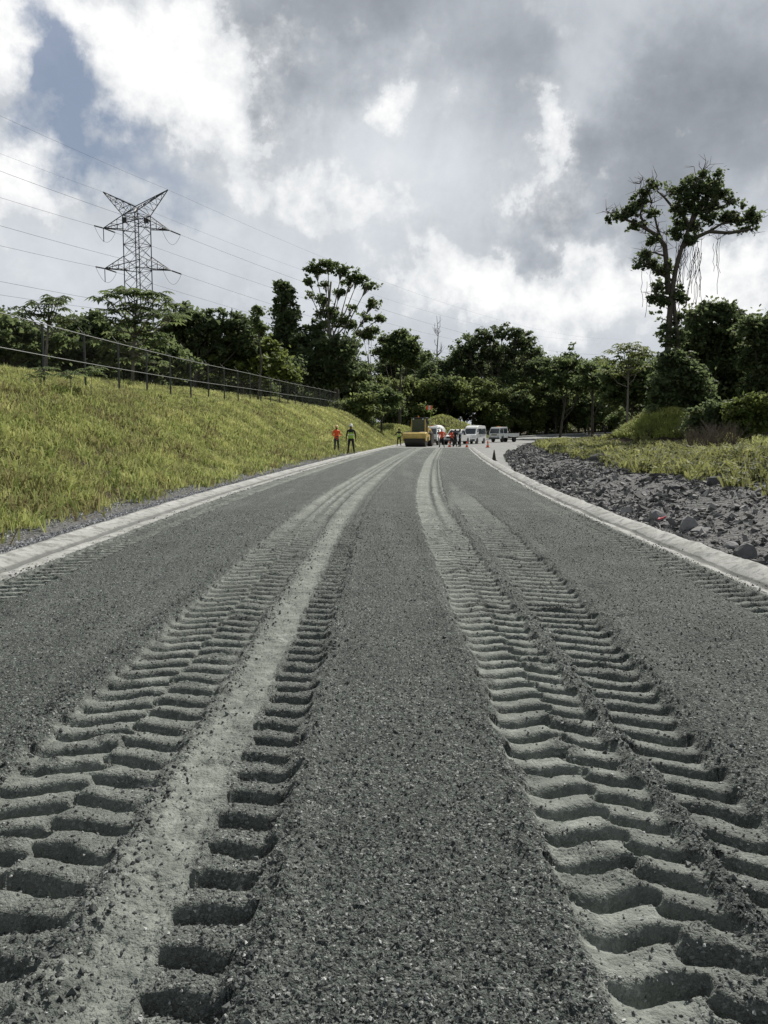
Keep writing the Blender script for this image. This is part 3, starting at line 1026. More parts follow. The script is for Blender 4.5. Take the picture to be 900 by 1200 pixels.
def build_low_plants():
    """knee high fern-like ground cover in a strip behind the rubble"""
    r = np.random.default_rng(61)
    n = 7500
    y = 9 * np.exp(r.random(n) ** .8 * math.log(85 / 9))
    b = 2.7 + 9 * r.random(n) ** 1.1 + .9 * (r.random(n) - .5)
    x = T(y) + np.interp(y, BY, BU) + b
    pn = fbm(x * .7, y * .7, 3, 63)
    keep = r.random(n) < np.clip(.1 + 2.0 * (pn - .36), 0, 1)
    x, y, pn = x[keep], y[keep], pn[keep]; n = len(x)
    z = terrain_h(x, y)
    k = 19
    sp = np.repeat(r.uniform(.05, .16, n), k)
    xs = np.repeat(x, k) + r.normal(0, 1, n * k) * sp; ys = np.repeat(y, k) + r.normal(0, 1, n * k) * sp; zs = np.repeat(z, k)
    hh = np.repeat(r.uniform(.16, .56, n) * (.6 + .8 * pn), k) * r.uniform(.5, 1.1, n * k)
    kind = r.random(n) < np.clip(.22 + 2.0 * (pn - .46), .10, .7)
    yel = np.repeat(np.where(kind, r.normal(.74, .15, n), r.normal(.10, .10, n)), k)
    tint = np.clip(yel + r.normal(0, .14, n * k), 0, 1)
    V, q, t, tt = blades(xs, ys, zs, hh, .018 + .0011 * ys + .026 * r.random(n * k), r.uniform(.4, 1.5, n * k), tint, 9)
    tag(np_mesh('ground_cover', V, q, t, M['leaf_yellow'], fattr={'tint': tt}), 'knee high yellow green plants behind the rubble', 'ground cover', kind='stuff')


build_grass()
build_gravel()
build_rubble()
build_boulders()
build_low_plants()


# ------------------------------------------------------------------ trees
def leaf_quads(C, size, tint, r, up=.35, elong=1.7):
    """one rhombic leaf per centre"""
    n = len(C)
    nr = r.normal(0, 1, (n, 3)); nr[:, 2] = np.abs(nr[:, 2]) + up
    nr /= np.linalg.norm(nr, axis=1)[:, None]
    a = r.normal(0, 1, (n, 3)); a -= nr * (a * nr).sum(1)[:, None]
    a /= np.linalg.norm(a, axis=1)[:, None]
    b = np.cross(nr, a)
    sa = (size * elong / 2)[:, None]; sb = (size / 2)[:, None]
    V = np.stack([C - a * sa, C + b * sb + a * sa * .15, C + a * sa, C - b * sb + a * sa * .15], 1)
    q = np.arange(n * 4).reshape(n, 4)
    return V.reshape(-1, 3), q


def crown_points(lobes, nclump, per, r, clump_r=.55, shell=.5):
    """leaf centres: clumps spread unevenly through the lobes (x,y,z,rx,ry,rz)"""
    L = np.array(lobes, float)
    vol = (L[:, 3] * L[:, 4] * L[:, 5]) ** .72
    k = r.choice(len(L), nclump, p=vol / vol.sum())
    d = r.normal(0, 1, (nclump, 3)); d /= np.linalg.norm(d, axis=1)[:, None]
    rad = r.random(nclump) ** shell * (1 + .2 * r.normal(0, 1, nclump))
    c = L[k, :3] + d * rad[:, None] * L[k, 3:6]
    cr = clump_r * r.uniform(.5, 1.3, nclump)
    out = r.random(nclump) < .32                    # sprigs that stand out of the outline
    c = np.where(out[:, None], L[k, :3] + (c - L[k, :3]) * r.uniform(1.15, 1.5, (nclump, 1)), c)
    cr = np.where(out, cr * .55, cr)
    off = r.normal(0, .5, (nclump, per, 3)) * cr[:, None, None]
    off[:, :, 2] *= .65
    P = (c[:, None, :] + off).reshape(-1, 3)
    ct = np.repeat(r.normal(0, .16, nclump), per)
    return c, P, ct


def tree(name, label, cat, base, lobes, mat, leaf=.35, nclump=160, per=26, clump_r=.7, trunk_r=.22, bark='bark', seed=1, group=None,
         trunk_pts=None, limbs=True, tint0=.45, shell=.5, up=.35, vines=0, lowstart=.35):
    r = np.random.default_rng(seed)
    root = empty(name, base, label, cat, group)
    L = [(l[0] - base[0], l[1] - base[1], l[2] - base[2], *l[3:]) for l in lobes]
    top = max(l[2] for l in L)
    mean = np.mean(np.array([l[:2] for l in L]), 0)
    mb = MB()
    if trunk_pts is None:
        mid = (mean[0] * .35 + r.normal(0, .2), mean[1] * .35, top * .45)
        trunk_pts = [(0, 0, -.4), (mid[0] * .4, mid[1] * .4, top * .2), mid, (mean[0] * .8, mean[1] * .8, top * .75)]
    else:
        trunk_pts = [(p[0] - base[0], p[1] - base[1], p[2] - base[2]) for p in trunk_pts]
    nt = len(trunk_pts)
    mb.tube(trunk_pts, [trunk_r * (1.15 - .75 * i / (nt - 1)) for i in range(nt)], 8)
    per = int(per * 2.0); leaf = leaf * .54; clump_r = clump_r * 1.0
    c, P, ct = crown_points(L, nclump, per, r, clump_r, shell)
    if limbs:
        tp = np.array(trunk_pts)
        for l in L:
            t = np.clip(l[2] / max(top, .1) - .25 - .2 * r.random(), lowstart, .97)
            f = t * (nt - 1); i = int(min(f, nt - 2)); s = tp[i] * (1 - (f - i)) + tp[i + 1] * (f - i)
            e = np.array(l[:3])
            m = (s + e) / 2 + np.array([0, 0, -.12 * np.linalg.norm(e - s)]) + r.normal(0, .12 * np.linalg.norm(e - s) ** .5, 3)
            rr = trunk_r * .42
            mb.tube([s, m, e], [rr, rr * .7, rr * .3], 6)
            own = c[np.linalg.norm((c - e) / np.array(l[3:6]), axis=1) < 1.1]
            for cc in own[:: max(1, len(own) // 9)]:
                m2 = (e + cc) / 2 + r.normal(0, .12, 3)
                mb.tube([m * .3 + e * .7, m2, cc], [rr * .34, rr * .22, rr * .1], 4, cap=False)
    mb.build('trunk', M[bark], root, smooth=True)
    hn = (P[:, 2] - P[:, 2].min()) / max(1e-3, np.ptp(P[:, 2]))
    tint = np.clip(tint0 + ct + r.normal(0, .16, len(P)), 0, 1)
    V, q = leaf_quads(P, leaf * r.uniform(.6, 1.3, len(P)), tint, r, up)
    np_mesh('crown', V, q, mat=M[mat], parent=root, fattr={'tint': tint})
    if vines:
        vb = MB()
        for k in range(vines):
            l = L[r.integers(len(L))]
            s = np.array(l[:3]) + r.uniform(-.7, .7, 3) * np.array(l[3:6]) * np.array([1, 1, .3])
            ln = r.uniform(2, 6)
            pts = [s + np.array([.12 * math.sin(j * 1.3 + k), 0, -ln * j / 5]) + r.normal(0, .06, 3) for j in range(6)]
            vb.tube(pts, .03, 4, cap=False)
        vb.build('hanging_vines', M['bark'], root)
    return root


def px_lobes(d, lobes, depth=.8, r=None):
    """lobes seen at (column, row, half width, half height in pixels), standing d metres ahead, made as deep as they are wide"""
    out = []
    for k, l in enumerate(lobes):
        px, py, rx, ry = l[:4]
        s = d / FPX
        off = l[4] if len(l) > 4 else (math.sin(k * 2.4 + px) * .5 * rx * s)
        q = ray(px, py, d); s *= .98
        out.append((q[0], d + off, q[2], rx * s, rx * s * depth, ry * s))
    return out


def gz(x, y):
    return float(terrain_h(np.array([float(x)]), np.array([float(y)]))[0])


def ptree(name, label, cat, d, bpx, lobes, mat, **kw):
    x = X(bpx, d)
    return tree(name, label, cat, (x, d, gz(x, d)), px_lobes(d, lobes), mat, **kw)


def palmate_tree(name, label, base, tips, seed, mat='leaf_mid', leafd=.75, per=9, trunk_r=.09, group=None, tint0=.45):
    """open crown of big hand-shaped leaves at the branch ends"""
    r = np.random.default_rng(seed)
    root = empty(name, base, label, 'tree', group)
    tips = [np.array((t[0] - base[0], t[1] - base[1], t[2] - base[2])) for t in tips]
    top = max(t[2] for t in tips)
    mx = np.mean([t[:2] for t in tips], 0)
    mb = MB()
    tr = [np.array((0, 0, -.4)), np.array((mx[0] * .3, mx[1] * .3, top * .35)), np.array((mx[0] * .7, mx[1] * .7, top * .62)), np.array((mx[0], mx[1], top * .9))]
    mb.tube(tr, [trunk_r, trunk_r * .85, trunk_r * .7, trunk_r * .4], 8)
    Vs, Qs, Ts, o = [], [], [], 0
    for t in tips:
        s = tr[1] + (tr[3] - tr[1]) * np.clip((t[2] / top - .45) * 1.3, 0, .9)
        m = (s + t) / 2 + np.array([0, 0, -.15 * np.linalg.norm(t - s)])
        mb.tube([s, m, t], [trunk_r * .5, trunk_r * .38, trunk_r * .22], 6)
        for k in range(per):
            az = 6.283 * k / per + r.uniform(-.3, .3)
            pl = r.uniform(.35, .75) * leafd
            c = t + np.array([math.cos(az) * pl, math.sin(az) * pl, r.uniform(-.15, .3) * leafd])
            mb.tube([t, c], [.012, .008], 3, cap=False)
            tl = r.uniform(-.5, .2)
            tv = np.clip(tint0 + r.normal(0, .2), 0, 1)
            for j in range(9):
                a = az + 6.283 * j / 9
                ln = leafd * .5 * r.uniform(.8, 1.1) * (1.15 if abs(math.sin((a - az) / 2)) < .5 else .8)
                d = np.array([math.cos(a), math.sin(a), tl * .6 - .25])
                sd = np.array([-math.sin(a), math.cos(a), 0]) * ln * .17
                Vs += [c, c + d * ln * .55 + sd, c + d * ln + np.array([0, 0, -.12 * ln]), c + d * ln * .55 - sd]
                Qs.append((o, o + 1, o + 2, o + 3)); Ts.append(np.clip(tv + r.normal(0, .07), 0, 1)); o += 4
    mb.build('trunk', M['bark_pale'], root, smooth=True)
    np_mesh('crown', np.array(Vs), np.array(Qs), mat=M[mat], parent=root, fattr={'tint': np.array(Ts)})
    return root


def ptips(d, pts, r):
    return [(ray(px, py, d)[0], d + r.uniform(-1.2, 1.2), ray(px, py, d)[2]) for px, py in pts]


def build_trees():
    rr = np.random.default_rng(3)
    # --- left, behind the fence
    x = X(58, 46)
    palmate_tree('cecropia_tree', 'umbrella crowned tree with hand shaped leaves behind the fence, leftmost on the skyline', (x, 46, gz(x, 46)),
                 ptips(46, [(42, 372), (50, 358), (57, 347), (66, 350), (76, 362), (60, 370), (70, 377), (36, 366), (80, 373)], rr), 1, 'leaf_dark', .85, 9)
    x = X(158, 50)
    palmate_tree('cecropia_tree', 'taller spreading tree with hand shaped leaves standing before the lattice tower', (x, 50, gz(x, 50)),
                 ptips(50, [(130, 352), (138, 345), (147, 340), (158, 344), (172, 346), (183, 343), (189, 350), (126, 372), (140, 362), (152, 358), (168, 360), (182, 372), (195, 372), (204, 369),
                            (148, 378), (132, 388), (165, 380), (178, 392), (156, 400), (140, 408), (170, 412), (188, 402), (125, 400), (150, 420), (176, 424)], rr), 2, 'leaf_mid', 1.0, 9, .12, tint0=.4)
    ptree('broadleaf_tree', 'round dark tree right of the lattice tower behind the fence', 'tree', 78, 228,
          [(205, 385, 18, 16), (222, 375, 20, 14), (245, 382, 20, 16), (268, 384, 18, 14), (285, 385, 14, 12), (215, 405, 24, 18), (250, 405, 28, 18), (290, 400, 16, 16)], 'leaf_dark', leaf=.5, nclump=240, per=26, seed=11)
    ptree('broadleaf_tree', 'sunlit yellow green bushy tree behind the middle of the fence', 'tree', 80, 285,
          [(262, 408, 18, 13), (285, 400, 18, 13), (305, 405, 18, 15), (322, 424, 18, 15), (245, 425, 22, 14), (280, 425, 24, 17), (305, 432, 24, 14), (338, 440, 13, 9), (232, 415, 14, 12)], 'leaf_bright', leaf=.5, nclump=320, per=26, seed=12, tint0=.55)
    ptree('young_tree', 'slim young tree poking up above the bushy tree', 'tree', 70, 303,
          [(302, 364, 5, 5), (300, 375, 6, 5), (305, 386, 7, 5)], 'leaf_mid', leaf=.4, nclump=26, per=20, clump_r=.45, trunk_r=.08, seed=13)
    ptree('broadleaf_tree', 'low dark tree at the left edge behind the fence', 'tree', 48, 12,
          [(-5, 380, 22, 14), (18, 388, 22, 14), (0, 405, 30, 18), (45, 400, 24, 14), (-40, 385, 30, 20)], 'leaf_mid', leaf=.36, nclump=240, per=26, seed=14, tint0=.35)
    ptree('broadleaf_tree', 'dark spreading tree between the two umbrella crowned trees', 'tree', 56, 100,
          [(85, 385, 18, 11), (105, 378, 18, 10), (118, 390, 18, 14), (80, 405, 26, 16), (115, 410, 26, 16), (140, 405, 18, 16)], 'leaf_dark', leaf=.4, nclump=240, per=26, seed=15, tint0=.5)
    ptree('broadleaf_tree', 'leafy tree hugging the foot of the lattice tower', 'tree', 66, 180,
          [(150, 400, 20, 18), (178, 405, 22, 18), (200, 415, 22, 14), (165, 425, 26, 14), (215, 430, 22, 12)], 'leaf_mid', leaf=.42, nclump=220, per=26, seed=16, tint0=.4)
    # --- the tall group left of centre
    d = 112
    ptree('emergent_tree', 'tall dark column shaped tree wrapped in creepers, left of the feathery tree', 'tree', d, 336,
          [(330, 335, 7, 6), (341, 341, 6, 5), (334, 352, 10, 10), (328, 366, 10, 9), (340, 372, 12, 12), (332, 388, 12, 11), (344, 398, 14, 14), (334, 414, 14, 14), (322, 400, 9, 9), (345, 428, 16, 16)],
          'leaf_dark', leaf=.6, nclump=250, per=26, clump_r=.9, trunk_r=.4, seed=21)
    x0 = X(396, 116)
    tree('emergent_tree', 'tallest feathery umbrella tree left of centre with open airy crown', 'tree', (x0, 116, gz(x0, 116)),
         px_lobes(116, [(370, 317, 13, 6), (385, 310, 13, 5), (401, 318, 13, 6), (410, 330, 12, 5), (420, 326, 10, 5), (431, 335, 9, 5), (362, 330, 7, 4), (382, 334, 8, 4), (398, 342, 9, 5),
                        (436, 357, 9, 7), (446, 372, 7, 6), (428, 372, 9, 5), (412, 380, 9, 6), (378, 352, 9, 6), (388, 366, 11, 8), (400, 376, 12, 8), (364, 346, 6, 4), (412, 360, 7, 4), (372, 366, 7, 5)]),
         'leaf_mid', leaf=.5, nclump=480, per=8, clump_r=.5, trunk_r=.32, seed=22, tint0=.35, bark='bark_pale', lowstart=.3,
         trunk_pts=[(x0, 116, gz(x0, 116) - .4), ray(394, 430, 116), ray(387, 395, 116), ray(384, 365, 116), ray(388, 330, 116)])
    ptree('broadleaf_tree', 'dark dense tree filling the foot of the feathery tree', 'tree', 110, 372,
          [(355, 400, 14, 14), (370, 388, 14, 14), (384, 405, 16, 14), (362, 425, 18, 16), (392, 430, 20, 16), (408, 408, 13, 11), (372, 445, 22, 14), (412, 438, 18, 14)], 'leaf_dark', leaf=.6, nclump=280, per=26, clump_r=.9, seed=23)
    x0 = X(432, 118)
    tree('umbrella_tree', 'small flat topped umbrella tree beside the feathery tree', 'tree', (x0, 118, gz(x0, 118)),
         px_lobes(118, [(425, 391, 8, 2.5), (436, 388, 9, 3), (432, 395, 7, 2)]), 'leaf_mid', leaf=.45, nclump=50, per=20, clump_r=.6, trunk_r=.14, seed=24, bark='bark_pale')
    ptree('broadleaf_tree', 'broad round topped tree right of the flat topped umbrella tree', 'tree', 124, 468,
          [(455, 400, 12, 7), (470, 396, 14, 8), (484, 405, 11, 9), (462, 414, 14, 10), (478, 420, 16, 12), (448, 412, 10, 6), (490, 420, 10, 10)], 'leaf_mid', leaf=.55, nclump=230, per=26, clump_r=.9, seed=25, tint0=.3)
    # bare dead tree
    x0, d = X(512, 160), 160
    root = empty('dead_tree', (x0, d, gz(x0, d)), 'bare leafless dead tree standing above the central treetops', 'tree')
    mb = MB(); top = ray(514, 370, d)[2] - gz(x0, d)
    mb.tube([(0, 0, -.3), (.2, 0, top * .45), (-.15, 0, top * .72), (.1, .1, top * .86), (-.25, 0, top)], [.24, .19, .13, .08, .03], 6)
    for k in range(13):
        h = top * rr.uniform(.62, .95); sd = rr.choice([-1, 1]); ln = (1 - h / top) * 3.2 + rr.uniform(.5, 1.6); az = rr.uniform(-1, 1)
        e = np.array((sd * ln * .38, az * ln * .4, h + ln * rr.uniform(.6, 1.2)))
        m = np.array((sd * ln * .3, az * ln * .2, h + ln * .3))
        mb.tube([(0, 0, h), m, e], [.06, .045, .015], 5)
        mb.tube([m, m + np.array((sd * ln * rr.uniform(.1, .4), rr.normal(0, .3), ln * rr.uniform(.2, .6)))], [.03, .012], 4)
        mb.tube([(m + e) / 2, (m + e) / 2 + np.array((-sd * ln * .15, rr.normal(0, .3), ln * .35))], [.025, .01], 4)
    mb.build('trunk', M['bark_pale'], root)
    # --- centre right
    ptree('broadleaf_tree', 'big dark spreading tree behind the white van and truck', 'tree', 156, 585,
          [(545, 410, 14, 10), (557, 398, 14, 10), (573, 391, 14, 8), (588, 390, 13, 8), (604, 392, 14, 8), (617, 402, 14, 9), (630, 412, 12, 7), (570, 412, 20, 14), (597, 412, 22, 14), (622, 424, 16, 8), (550, 428, 18, 10), (585, 432, 24, 12), (536, 420, 9, 8)],
          'leaf_dark', leaf=.6, nclump=380, per=26, clump_r=.9, trunk_r=.45, seed=31, tint0=.35)
    ptree('broadleaf_tree', 'low rounded tree crown right of the big dark tree', 'tree', 138, 655,
          [(645, 432, 14, 9), (660, 426, 13, 7), (675, 430, 14, 8), (690, 434, 12, 8), (655, 445, 20, 12), (682, 448, 20, 12)], 'leaf_mid', leaf=.6, nclump=220, per=24, clump_r=1., seed=32, tint0=.3)
    x = X(733, 92)
    palmate_tree('cecropia_tree', 'wispy pale tree with sparse leaf tufts left of the tall right tree', (x, 92, gz(x, 92)),
                 ptips(92, [(712, 421), (720, 410), (728, 406), (735, 412), (744, 406), (751, 414), (757, 409), (764, 417), (724, 424), (740, 426), (752, 430), (716, 434), (733, 438)], rr), 33, 'leaf_bright', 1.5, 7, .13, tint0=.6)
    ptree('broadleaf_tree', 'dim tree with thin branched top between the crown and wispy tree', 'tree', 120, 693,
          [(683, 434, 8, 4), (692, 430, 8, 4), (700, 436, 9, 5), (690, 446, 14, 8), (706, 450, 14, 9)], 'leaf_mid', leaf=.5, nclump=110, per=22, clump_r=.8, seed=34, tint0=.4)
    ptree('broadleaf_tree', 'grey green tree filling the gap left of the right trunk', 'tree', 100, 740,
          [(715, 440, 16, 12), (738, 436, 16, 10), (757, 436, 14, 10), (725, 460, 22, 16), (755, 462, 22, 18), (772, 445, 14, 14)], 'leaf_mid', leaf=.55, nclump=300, per=24, clump_r=.9, seed=35, tint0=.35)
    # --- the tall tree on the right with its two stems and creepers
    d = 54
    bx = X(781, d); gzb = gz(bx, d)
    P_ = lambda px, py, o=0.0: (ray(px, py, d)[0], d + o, ray(px, py, d)[2])
    root = tree('giant_tree', 'tall backlit tree on the right with forked trunk and hanging vines', 'tree', (bx, d, gzb),
                px_lobes(d, [(722, 256, 9, 6), (735, 248, 11, 8), (750, 240, 13, 10), (764, 252, 9, 8), (745, 262, 12, 5), (757, 225, 10, 7), (766, 216, 6, 5),
                             (790, 222, 11, 9), (802, 228, 13, 12), (815, 212, 11, 7), (822, 224, 14, 11), (836, 215, 11, 8), (846, 226, 11, 8), (856, 236, 9, 6), (830, 240, 15, 10), (812, 246, 13, 10),
                             (850, 252, 14, 8), (866, 256, 12, 7), (880, 252, 9, 8), (886, 258, 6, 4), (872, 268, 11, 4), (800, 262, 12, 13), (792, 275, 9, 10), (814, 265, 11, 10), (808, 284, 9, 8), (826, 255, 10, 8), (795, 245, 9, 9),
                             (764, 282, 8, 6), (758, 298, 9, 8), (750, 312, 8, 7), (765, 310, 8, 8), (774, 318, 8, 9), (784, 312, 7, 9), (772, 336, 9, 8), (766, 350, 8, 8), (776, 352, 7, 10), (790, 348, 6, 14), (785, 378, 9, 14), (797, 372, 6, 16), (786, 400, 10, 16), (778, 425, 9, 16), (794, 428, 9, 18), (783, 448, 10, 14), (774, 390, 6, 10), (797, 350, 8, 12), (800, 395, 6, 14), (770, 372, 6, 8), (842, 205, 5, 4), (824, 204, 5, 4), (868, 242, 6, 4), (742, 232, 5, 4), (713, 258, 5, 3), (880, 246, 5, 4), (832, 228, 8, 6), (806, 240, 9, 7)]),
                'leaf_dark', leaf=.30, nclump=1050, per=7, clump_r=.30, trunk_r=.22, seed=41, tint0=.35, lowstart=.30, shell=.7,
                limbs=False, trunk_pts=[P_(780, 510), P_(781, 450), P_(783, 400), P_(786, 350), P_(792, 315), P_(799, 290), P_(808, 265), P_(814, 245)])
    mb = MB()
    rel = lambda p: (p[0] - bx, p[1] - d, p[2] - gzb)
    mb.tube([rel(P_(*p)) for p in [(787, 505), (792, 450), (794, 400), (790, 360), (789, 330)]], [.22, .2, .17, .13, .08], 7)
    limbs = [[(783, 345), (782, 318), (779, 288), (770, 276), (757, 268), (745, 262), (730, 256)], [(779, 290), (772, 270), (768, 250), (764, 238)], [(757, 268), (750, 252), (752, 240)],
             [(799, 290), (812, 280), (830, 272), (850, 274), (868, 272), (880, 270)], [(808, 265), (818, 248), (828, 235), (838, 220)], [(808, 266), (800, 250), (790, 243), (780, 230), (772, 222)], [(814, 248), (812, 230), (816, 210)],
             [(818, 250), (836, 246), (856, 238)], [(830, 272), (846, 262), (868, 258), (886, 256)], [(790, 330), (776, 322), (762, 312), (752, 312)], [(786, 350), (774, 346), (766, 348)], [(764, 238), (760, 226), (766, 214)],
             [(828, 235), (826, 220), (824, 200)], [(779, 300), (766, 296), (758, 296)], [(752, 240), (748, 226), (750, 215)], [(730, 256), (722, 248), (716, 250)]]
    for k, l in enumerate(limbs):
        n = len(l); r0 = [.2, .11, .1, .17, .15, .13, .11, .1, .1, .1, .08, .06, .07, .07, .05, .05][k]
        mb.tube([rel(P_(px, py, .5 * math.sin(k * 1.7) * i / n)) for i, (px, py) in enumerate(l)], [r0 * (1 - .65 * i / (n - 1)) for i in range(n)], 6)
    tw = np.random.default_rng(77)
    for l in limbs:
        for (px, py) in l[1:]:
            for _ in range(5):
                e = (px + tw.normal(0, 9), py - abs(tw.normal(0, 8)) + 3)
                mm = ((px + e[0]) / 2 + tw.normal(0, 3), (py + e[1]) / 2 + tw.normal(0, 3))
                o1, o2 = tw.normal(0, .5, 2)
                mb.tube([rel(P_(px, py)), rel(P_(mm[0], mm[1], o1)), rel(P_(e[0], e[1], o1 + o2))], [.028, .018, .006], 4, cap=False)
                mb.tube([rel(P_(mm[0], mm[1], o1)), rel(P_(mm[0] + tw.normal(0, 6), mm[1] - abs(tw.normal(0, 6)), o1))], [.014, .006], 4, cap=False)
    mb.build('limbs', M['bark'], root, smooth=True)
    vb = MB(); r_ = random.Random(4)
    for k in range(34):
        px = r_.uniform(792, 822); y0 = r_.uniform(278, 300); y1 = y0 + r_.uniform(35, 85)
        dx = r_.uniform(-14, 4)
        vb.tube([rel(P_(px + dx * j / 6 + r_.uniform(-2.4, 2.4), y0 + (y1 - y0) * j / 6)) for j in range(7)], .016, 4, cap=False)
    for px, y0, y1 in ((841, 273, 345), (843, 274, 320), (840, 276, 312), (752, 318, 360), (757, 330, 372), (762, 305, 360), (836, 285, 318)):
        vb.tube([rel(P_(px + r_.uniform(-1.5, 1.5), y0 + (y1 - y0) * j / 6)) for j in range(7)], .015, 4, cap=False)
    vb.build('hanging_vines', M['bark'], root)
    # --- the mass of trees on the right
    ptree('broadleaf_tree', 'high shaggy tree hung with creepers behind the tall right tree', 'tree', 62, 838,
          [(815, 372, 13, 11), (830, 362, 13, 10), (847, 366, 12, 9), (862, 378, 13, 11), (806, 395, 14, 16), (826, 392, 18, 18), (850, 395, 20, 18), (808, 425, 16, 20), (835, 425, 22, 22), (865, 412, 18, 18), (868, 445, 22, 20), (840, 460, 22, 20)],
          'leaf_dark', leaf=.38, nclump=560, per=26, clump_r=.75, trunk_r=.35, seed=42, tint0=.48, vines=10)
    ptree('broadleaf_tree', 'dark tree at the right edge of the view', 'tree', 58, 895,
          [(878, 385, 14, 12), (895, 382, 14, 12), (915, 385, 22, 16), (885, 412, 18, 18), (905, 420, 22, 22), (935, 410, 30, 30), (890, 450, 22, 20), (925, 455, 28, 24), (905, 478, 24, 16)],
          'leaf_dark', leaf=.38, nclump=480, per=26, clump_r=.75, trunk_r=.3, seed=43, tint0=.45)
    ptree('broadleaf_tree', 'shadowy tree wrapped around the base of the right trunk', 'tree', 52, 800,
          [(785, 425, 11, 18), (800, 440, 16, 20), (780, 460, 16, 20), (810, 465, 20, 20), (775, 485, 16, 14), (800, 490, 20, 14), (825, 485, 18, 16)],
          'leaf_dark', leaf=.34, nclump=420, per=26, clump_r=.6, trunk_r=.25, seed=44, tint0=.35)
    ptree('leafy_bush', 'sunlit bush with larger leaves at the lower right', 'bush', 44, 878,
          [(868, 482, 14, 14), (885, 474, 13, 12), (895, 490, 16, 12), (875, 500, 16, 10), (908, 480, 16, 16)], 'leaf_bright', leaf=.26, nclump=240, per=22, clump_r=.45, trunk_r=.08, seed=45, tint0=.42)
    ptree('leafy_bush', 'dark bush beneath the right trees beside the dead twigs', 'bush', 46, 835,
          [(818, 492, 12, 12), (838, 484, 14, 14), (855, 496, 12, 10), (828, 503, 14, 8)], 'leaf_dark', leaf=.24, nclump=200, per=22, clump_r=.45, trunk_r=.07, seed=46)
    # dead brush
    for k, px in enumerate((812, 828, 842, 857)):
        d = 33 + k
        x0 = X(px, d); root = empty('dead_bush', (x0, d, gz(x0, d)), 'bare brown twiggy dead bush in front of right trees', 'bush', 'dead twiggy bushes')
        mb = MB(); r_ = random.Random(k)
        for j in range(46):
            a = r_.uniform(0, 6.28); sp = r_.uniform(.2, .9); h = r_.uniform(.5, 1.35)
            e = Vector((math.cos(a) * sp, math.sin(a) * sp, h))
            mb.tube([(0, 0, -.05), e * .5 + Vector((r_.uniform(-.1, .1), 0, .1)), e], [.014, .010, .005], 4, cap=False)
            mb.tube([e * .55, e * .8 + Vector((r_.uniform(-.3, .3), r_.uniform(-.3, .3), .2))], [.008, .004], 3, cap=False)
        mb.build('twigs', M['dry_twig'], root)
    # --- middle bushes and the wall of trees behind the road end
    r_ = random.Random(12)
    mids = [(px + r_.uniform(-6, 6), r_.uniform(452, 476), r_.uniform(17, 26), r_.uniform(15, 22), d_) for px, d_ in [(q_, 146 + (q_ % 7)) for q_ in range(440, 720, 17)]]
    mids += [(425, 470, 22, 13, 101), (447, 462, 22, 16, 104), (470, 455, 22, 16, 140), (497, 458, 24, 18, 142), (525, 455, 22, 18, 143), (552, 462, 22, 16, 142), (572, 458, 20, 16, 144), (600, 470, 22, 18, 143), (622, 478, 20, 16, 146),
            (640, 472, 18, 14, 150), (660, 480, 20, 14, 152), (685, 474, 20, 14, 155), (705, 480, 16, 12, 156), (460, 478, 18, 12, 134), (485, 484, 20, 12, 138), (585, 486, 18, 10, 141), (610, 492, 18, 10, 150)]
    low = [(px + r_.uniform(-6, 6), 496 + r_.uniform(-5, 3), 15, 9, d_) for px, d_ in [(620, 158), (642, 172), (664, 176), (686, 180), (706, 182), (726, 120), (748, 110), (772, 80), (792, 76), (815, 74), (840, 72), (865, 70), (600, 152), (575, 146), (590, 140), (612, 144), (634, 150), (655, 158), (455, 150), (430, 120), (412, 104)]]
    low += [(px + r_.uniform(-4, 4), 468 + (px - 200) * .06 + r_.uniform(-4, 3), 16, 11, d_) for px, d_ in [(q_, 104 + q_ % 9) for q_ in range(200, 412, 17)]]
    low += [(px, 440 + (px - 200) * .18, 17, 14, 96 + (px % 7)) for px in range(196, 322, 14)]
    for k, (px, py, rx, ry, d) in enumerate(low):
        lob = [(px + r_.uniform(-.8, .8) * rx, py + r_.uniform(-.6, .5) * ry, rx * r_.uniform(.5, .8), ry * r_.uniform(.5, .9)) for _ in range(5)]
        ptree('understorey_bush', 'low leafy bush in the shade at the foot of the forest', 'bush', d, px, lob, 'leaf_edge' if 560 < px < 700 else 'leaf_mid', leaf=.4, nclump=130, per=20, clump_r=.7, trunk_r=.08, seed=700 + k, group='bushes at the foot of the forest')
    for k, (px, py, rx, ry, d) in enumerate(mids):
        lob = [(px + r_.uniform(-.6, .6) * rx, py + r_.uniform(-.4, .5) * ry, rx * r_.uniform(.45, .7), ry * r_.uniform(.5, .75)) for _ in range(5)]
        lob.append((px, py + ry * .7, rx * .9, ry * .6))
        ptree('forest_edge_tree', 'rounded mid green tree on the forest edge behind the vehicles', 'tree', d, px, lob, 'leaf_edge' if k % 3 else 'leaf_mid', leaf=.5, nclump=170, per=22, clump_r=.8, trunk_r=.15, seed=300 + k,
              group='trees on the forest edge behind the vehicles', tint0=.5 if k % 3 else .3)
    back = [(px, 424 + 9 * math.sin(px * .09) + (8 if px > 640 else 0), r_.uniform(148, 190)) for px in range(335, 800, 19)]
    for k, (px, py, d) in enumerate(back):
        lob = [(px + r_.uniform(-14, 14), py + 9 * j + r_.uniform(-4, 4), r_.uniform(10, 16), r_.uniform(8, 14)) for j in range(8)]
        ptree('forest_tree', 'dark forest tree in the wall of trees behind the road', 'tree', d, px, lob, 'leaf_dark', leaf=.75, nclump=230, per=20, clump_r=1.3, trunk_r=.3, seed=400 + k,
              group='forest trees in the far wall of trees', tint0=.45)
    hedge = [(px, r_.uniform(60, 84)) for px in range(-80, 350, 24)]
